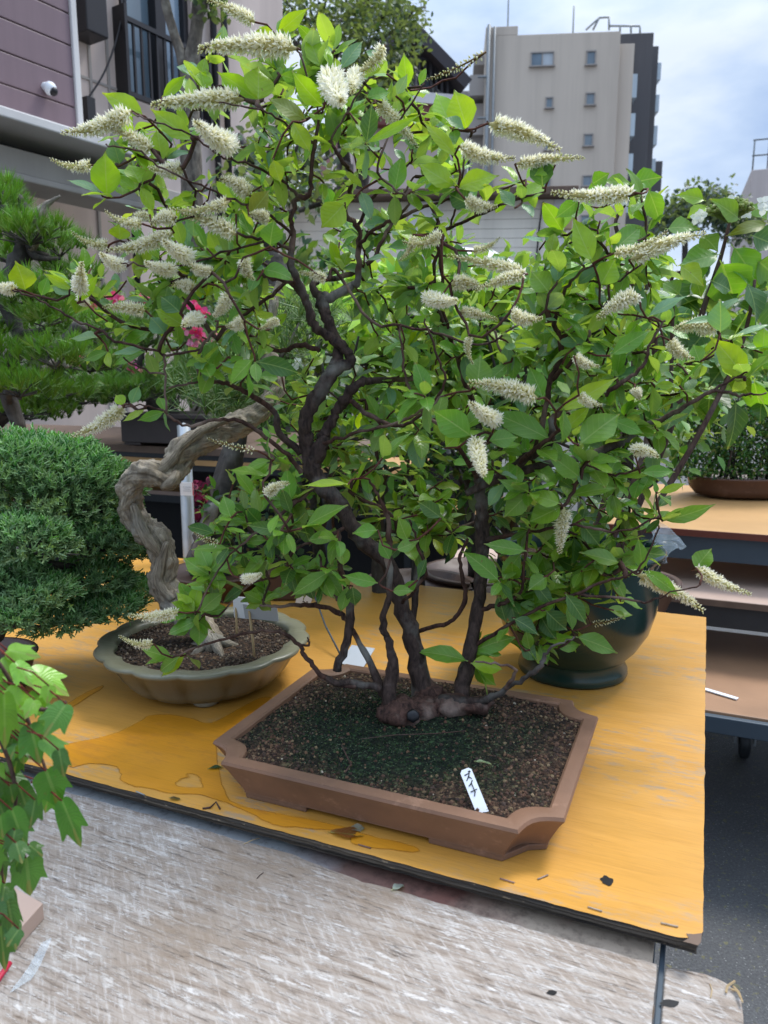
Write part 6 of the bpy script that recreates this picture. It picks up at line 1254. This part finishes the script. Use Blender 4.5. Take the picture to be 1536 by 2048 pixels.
for (y0, y1) in ((138, 186), (218, 264), (300, 340), (380, 420)):
    m = MB(); FE.box(m, s2+.01, s2+.25, FE.at(1276, y1)[1], FE.at(1276, y0)[1], -6, -.6); m.build('balcony', M['balcony'], ab, False)
    m = MB(); FE.box(m, s2+.01, s2+.08, FE.at(1276, y0)[1]+.01, FE.at(1276, y0)[1]+1.1, -6, -.7); m.build('balcony_recess', M['frame'], ab, False)
for (y0, y1) in ((124, 158), (188, 222), (250, 288), (316, 342)):
    m = MB(); FE.box(m, s4+.01, s4+.22, FE.at(1316, y1, -6)[1], FE.at(1316, y0, -6)[1], -9.3, -6.1); m.build('balcony', M['balcony'], ab, False)
def ewin(x0, y0, x1, y1, kind=0):
    a = FE.at(x0, y1); b = FE.at(x1, y0); m = MB(); t = .06
    FE.box(m, a[0]-t, b[0]+t, b[1], b[1]+t, .002, .08); FE.box(m, a[0]-t*2, b[0]+t*2, a[1]-t, a[1], .002, .14); FE.box(m, a[0]-t, a[0], a[1], b[1], .002, .06); FE.box(m, b[0], b[0]+t, a[1], b[1], .002, .06)
    if kind: mm = (a[0]+b[0])/2; FE.box(m, mm-.03, mm+.03, a[1], b[1], .002, .05)
    w = m.build('window', M['beige2'], ab, False); m = MB()
    if kind: FE.box(m, a[0], mm-.03, a[1], b[1], .004, .02, 0); FE.box(m, mm+.03, b[0], a[1], b[1], .004, .02, 1)
    else: FE.box(m, a[0], b[0], a[1], b[1], .004, .02, 1 if y0 < 120 else 0)
    m.build('pane', [M['glass'], M['curtain']], w, False)
ewin(1063, 106, 1106, 133, 1)
for q in ((1174,104,1190,130),(1093,197,1104,216),(1173,188,1188,210),(1091,280,1102,300),(1169,270,1184,292),(1166,353,1182,372),(1162,432,1178,450),(1159,510,1174,530),(1088,360,1099,378)): ewin(*q)
m = MB(); s_ = FE.at(978, 60)[0]; tube(m, [FE.p(s_, .5, .12), FE.p(s_, FE.at(978, 52)[1], .12)], .09, 8); tube(m, [FE.p(s_+.28, .5, .12), FE.p(s_+.28, FE.at(978, 56)[1], .12)], .06, 8)
for y in (156, 238): a = FE.at(955, y); tube(m, [FE.p(a[0], a[1], .12), FE.p(s_, a[1], .12)], .06, 6)
m.build('drainpipe', M['steel'], ab)
m = MB(); a = FE.at(941, 330)[0]; FE.box(m, a, L_-.01, 0, FE.at(950, 88)[1]-2.4, -7, -1.); FE.box(m, a+.1, L_-.01, FE.at(950, 88)[1]-.5, FE.at(950, 88)[1], -7, -1.2)
for (y0, y1) in ((140, 182), (232, 262)): FE.box(m, a-.1, L_-.01, FE.at(950, y1)[1], FE.at(950, y0)[1], -6.5, -.6)
m.build('stair_landing', M['beige2'], ab, False); m = MB(); FE.box(m, FE.at(906, 200)[0], a-.12, 0, FE.at(920, 152)[1], -8, -2); m.build('low_wing', M['beige2'], ab, False)
for px, y0 in ((1018, -40), (1148, 12)): m = MB(); a = FE.at(px, y0, -3); tube(m, [FE.p(a[0], zA-.3, -3), FE.p(a[0], a[1], -3)], .04, 6); m.build('antenna', M['steel'], ab)
m = MB(); pts = [(1172,60),(1198,36),(1218,34),(1218,60)]
for i in range(3): tube(m, [FE.p(*FE.at(*pts[i], -2), -2), FE.p(*FE.at(*pts[i+1], -2), -2)], .05, 6)
tube(m, [FE.p(*FE.at(1186, 60, -2), -2), FE.p(*FE.at(1198, 36, -2), -2)], .05, 6); tube(m, [FE.p(*FE.at(1218, 52, -2), -2), FE.p(*FE.at(1280, 52, -2), -2)], .05, 6)
for x in (1240, 1262, 1280): tube(m, [FE.p(*FE.at(x, 52, -2), -2), FE.p(*FE.at(x, 66, -2), -2)], .05, 6)
m.build('roof_railing', M['steel'], ab)
# low building with roof railing, far right
FF = Facade(P(1505, 350, 30.), -20); rb = thing('small_white_building', 'pale building with a roof railing at far right edge', 'building', FF.p(0, 0)); m = MB(); a = FF.at(1503, 340); FF.box(m, a[0], a[0]+8, 0, a[1], -8, 0); m.build('wall', M['pinkwall'], rb, False, .02)
m = MB()
for i in range(12): s_ = a[0]+.05+i*.5; tube(m, [FF.p(s_, a[1], -.2), FF.p(s_, a[1]+1.1, -.2)], .03, 5)
for h in (.55, 1.1): tube(m, [FF.p(a[0], a[1]+h, -.2), FF.p(a[0]+8, a[1]+h, -.2)], .03, 5)
m.build('roof_railing', M['steel'], rb); m = MB(); FF.box(m, a[0]+.75, a[0]+1.5, a[1]-2.2, a[1]-1.2, .003, .04); m.build('window', M['frame'], rb, False)
crown_tree('distant_tree', 'dark blue green tree crown in the distance between the buildings', 24., (1370, 560), [[(1370,560,14),(1370,470,10),(1372,420,6)]], [(1360,430,40,24,190),(1400,405,26,28,110),(1330,445,22,14,50),(1440,420,34,30,130),(1480,450,40,30,130)], .2, (.035, .075, .05))
for i, (px, py, Y, rx, rz) in enumerate([(1000, 700, 5.2, .9, .55), (1330, 690, 6., 1., .5), (700, 690, 5.4, .9, .6), (520, 640, 5., .6, .5)]):
    crown_bush('garden_shrub', ['broad green hedge shrub under the cream siding house', 'dark hedge shrub far behind the hydrangea', 'green hedge shrub far behind the central trunks', 'dim hedge shrub before the concrete building'][i], 'shrub', px, py, Y, rx, rz, 1300, .09, [G1, G3, G1, G3][i], 'hedge shrubs in the background', 0.)

# ---------------------------------------------------------------- light, sky, camera
w = bpy.data.worlds.new('World'); scene.world = w; w.use_nodes = True; nt = w.node_tree; bg = nt.nodes['Background']
SUN_EL, SUN_ROT = math.radians(60), math.radians(55)
sky = nt.nodes.new('ShaderNodeTexSky'); sky.sky_type = 'NISHITA'; sky.sun_disc = False; sky.sun_elevation = SUN_EL; sky.sun_rotation = SUN_ROT; sky.dust_density = 1.5
tc = nt.nodes.new('ShaderNodeTexCoord'); mp_ = nt.nodes.new('ShaderNodeMapping'); mp_.inputs['Scale'].default_value = (1, 1, 2.6); nt.links.new(tc.outputs['Generated'], mp_.inputs['Vector'])
no = nt.nodes.new('ShaderNodeTexNoise'); no.inputs['Scale'].default_value = 2.3; no.inputs['Detail'].default_value = 7; no.inputs['Roughness'].default_value = .52; nt.links.new(mp_.outputs[0], no.inputs['Vector'])
rp_ = nt.nodes.new('ShaderNodeValToRGB'); e = rp_.color_ramp.elements; e[0].position = .40; e[0].color = (3.2, 4.4, 6.7, 1); e[1].position = .60; e[1].color = (7.0, 7.7, 8.6, 1); e2_ = e.new(.50); e2_.color = (4.9, 6.0, 7.8, 1); nt.links.new(no.outputs['Fac'], rp_.inputs['Fac'])
mx = nt.nodes.new('ShaderNodeMix'); mx.data_type = 'RGBA'; mx.inputs[0].default_value = .82; nt.links.new(sky.outputs[0], mx.inputs[6]); nt.links.new(rp_.outputs[0], mx.inputs[7]); 
sx = nt.nodes.new('ShaderNodeSeparateXYZ'); nt.links.new(tc.outputs['Generated'], sx.inputs[0])
zr_ = nt.nodes.new('ShaderNodeMapRange'); zr_.inputs[1].default_value = .35; zr_.inputs[2].default_value = 1.; zr_.inputs[3].default_value = 1.; zr_.inputs[4].default_value = 3.2; nt.links.new(sx.outputs[2], zr_.inputs[0])
vm_ = nt.nodes.new('ShaderNodeVectorMath'); vm_.operation = 'SCALE'; nt.links.new(mx.outputs[2], vm_.inputs[0]); nt.links.new(zr_.outputs[0], vm_.inputs['Scale']); nt.links.new(vm_.outputs[0], bg.inputs['Color']); bg.inputs['Strength'].default_value = .132
sl = bpy.data.lights.new('sun', 'SUN'); sl.energy = 3.2; sl.angle = math.radians(16); sl.color = (1, .97, .92); so_ = bpy.data.objects.new('sun', sl); COL.objects.link(so_)
az_ = SUN_ROT; dirv = Vector((math.sin(az_)*math.cos(SUN_EL), math.cos(az_)*math.cos(SUN_EL), math.sin(SUN_EL))); so_.rotation_euler = dirv.to_track_quat('Z', 'Y').to_euler(); so_.location = (0, 0, 30)
cd = bpy.data.cameras.new('camera'); co_ = bpy.data.objects.new('camera', cd); COL.objects.link(co_); co_.location = (0, 0, CZ); co_.rotation_euler = (math.radians(80), 0, 0)
cd.sensor_fit = 'VERTICAL'; cd.sensor_height = 36; cd.lens = FPX/2048*36; cd.clip_start = .05; cd.clip_end = 500; cd.dof.use_dof = True; cd.dof.focus_distance = 1.22; cd.dof.aperture_fstop = 8.
scene.camera = co_; scene.view_settings.view_transform = 'Standard'; scene.view_settings.look = 'None'; scene.view_settings.exposure = 0
scene.render.engine = 'CYCLES'; scene.cycles.use_denoising = True; scene.cycles.max_bounces = 8; scene.cycles.transparent_max_bounces = 12; scene.cycles.sample_clamp_indirect = 4
scene.render.resolution_x = 768; scene.render.resolution_y = 1024
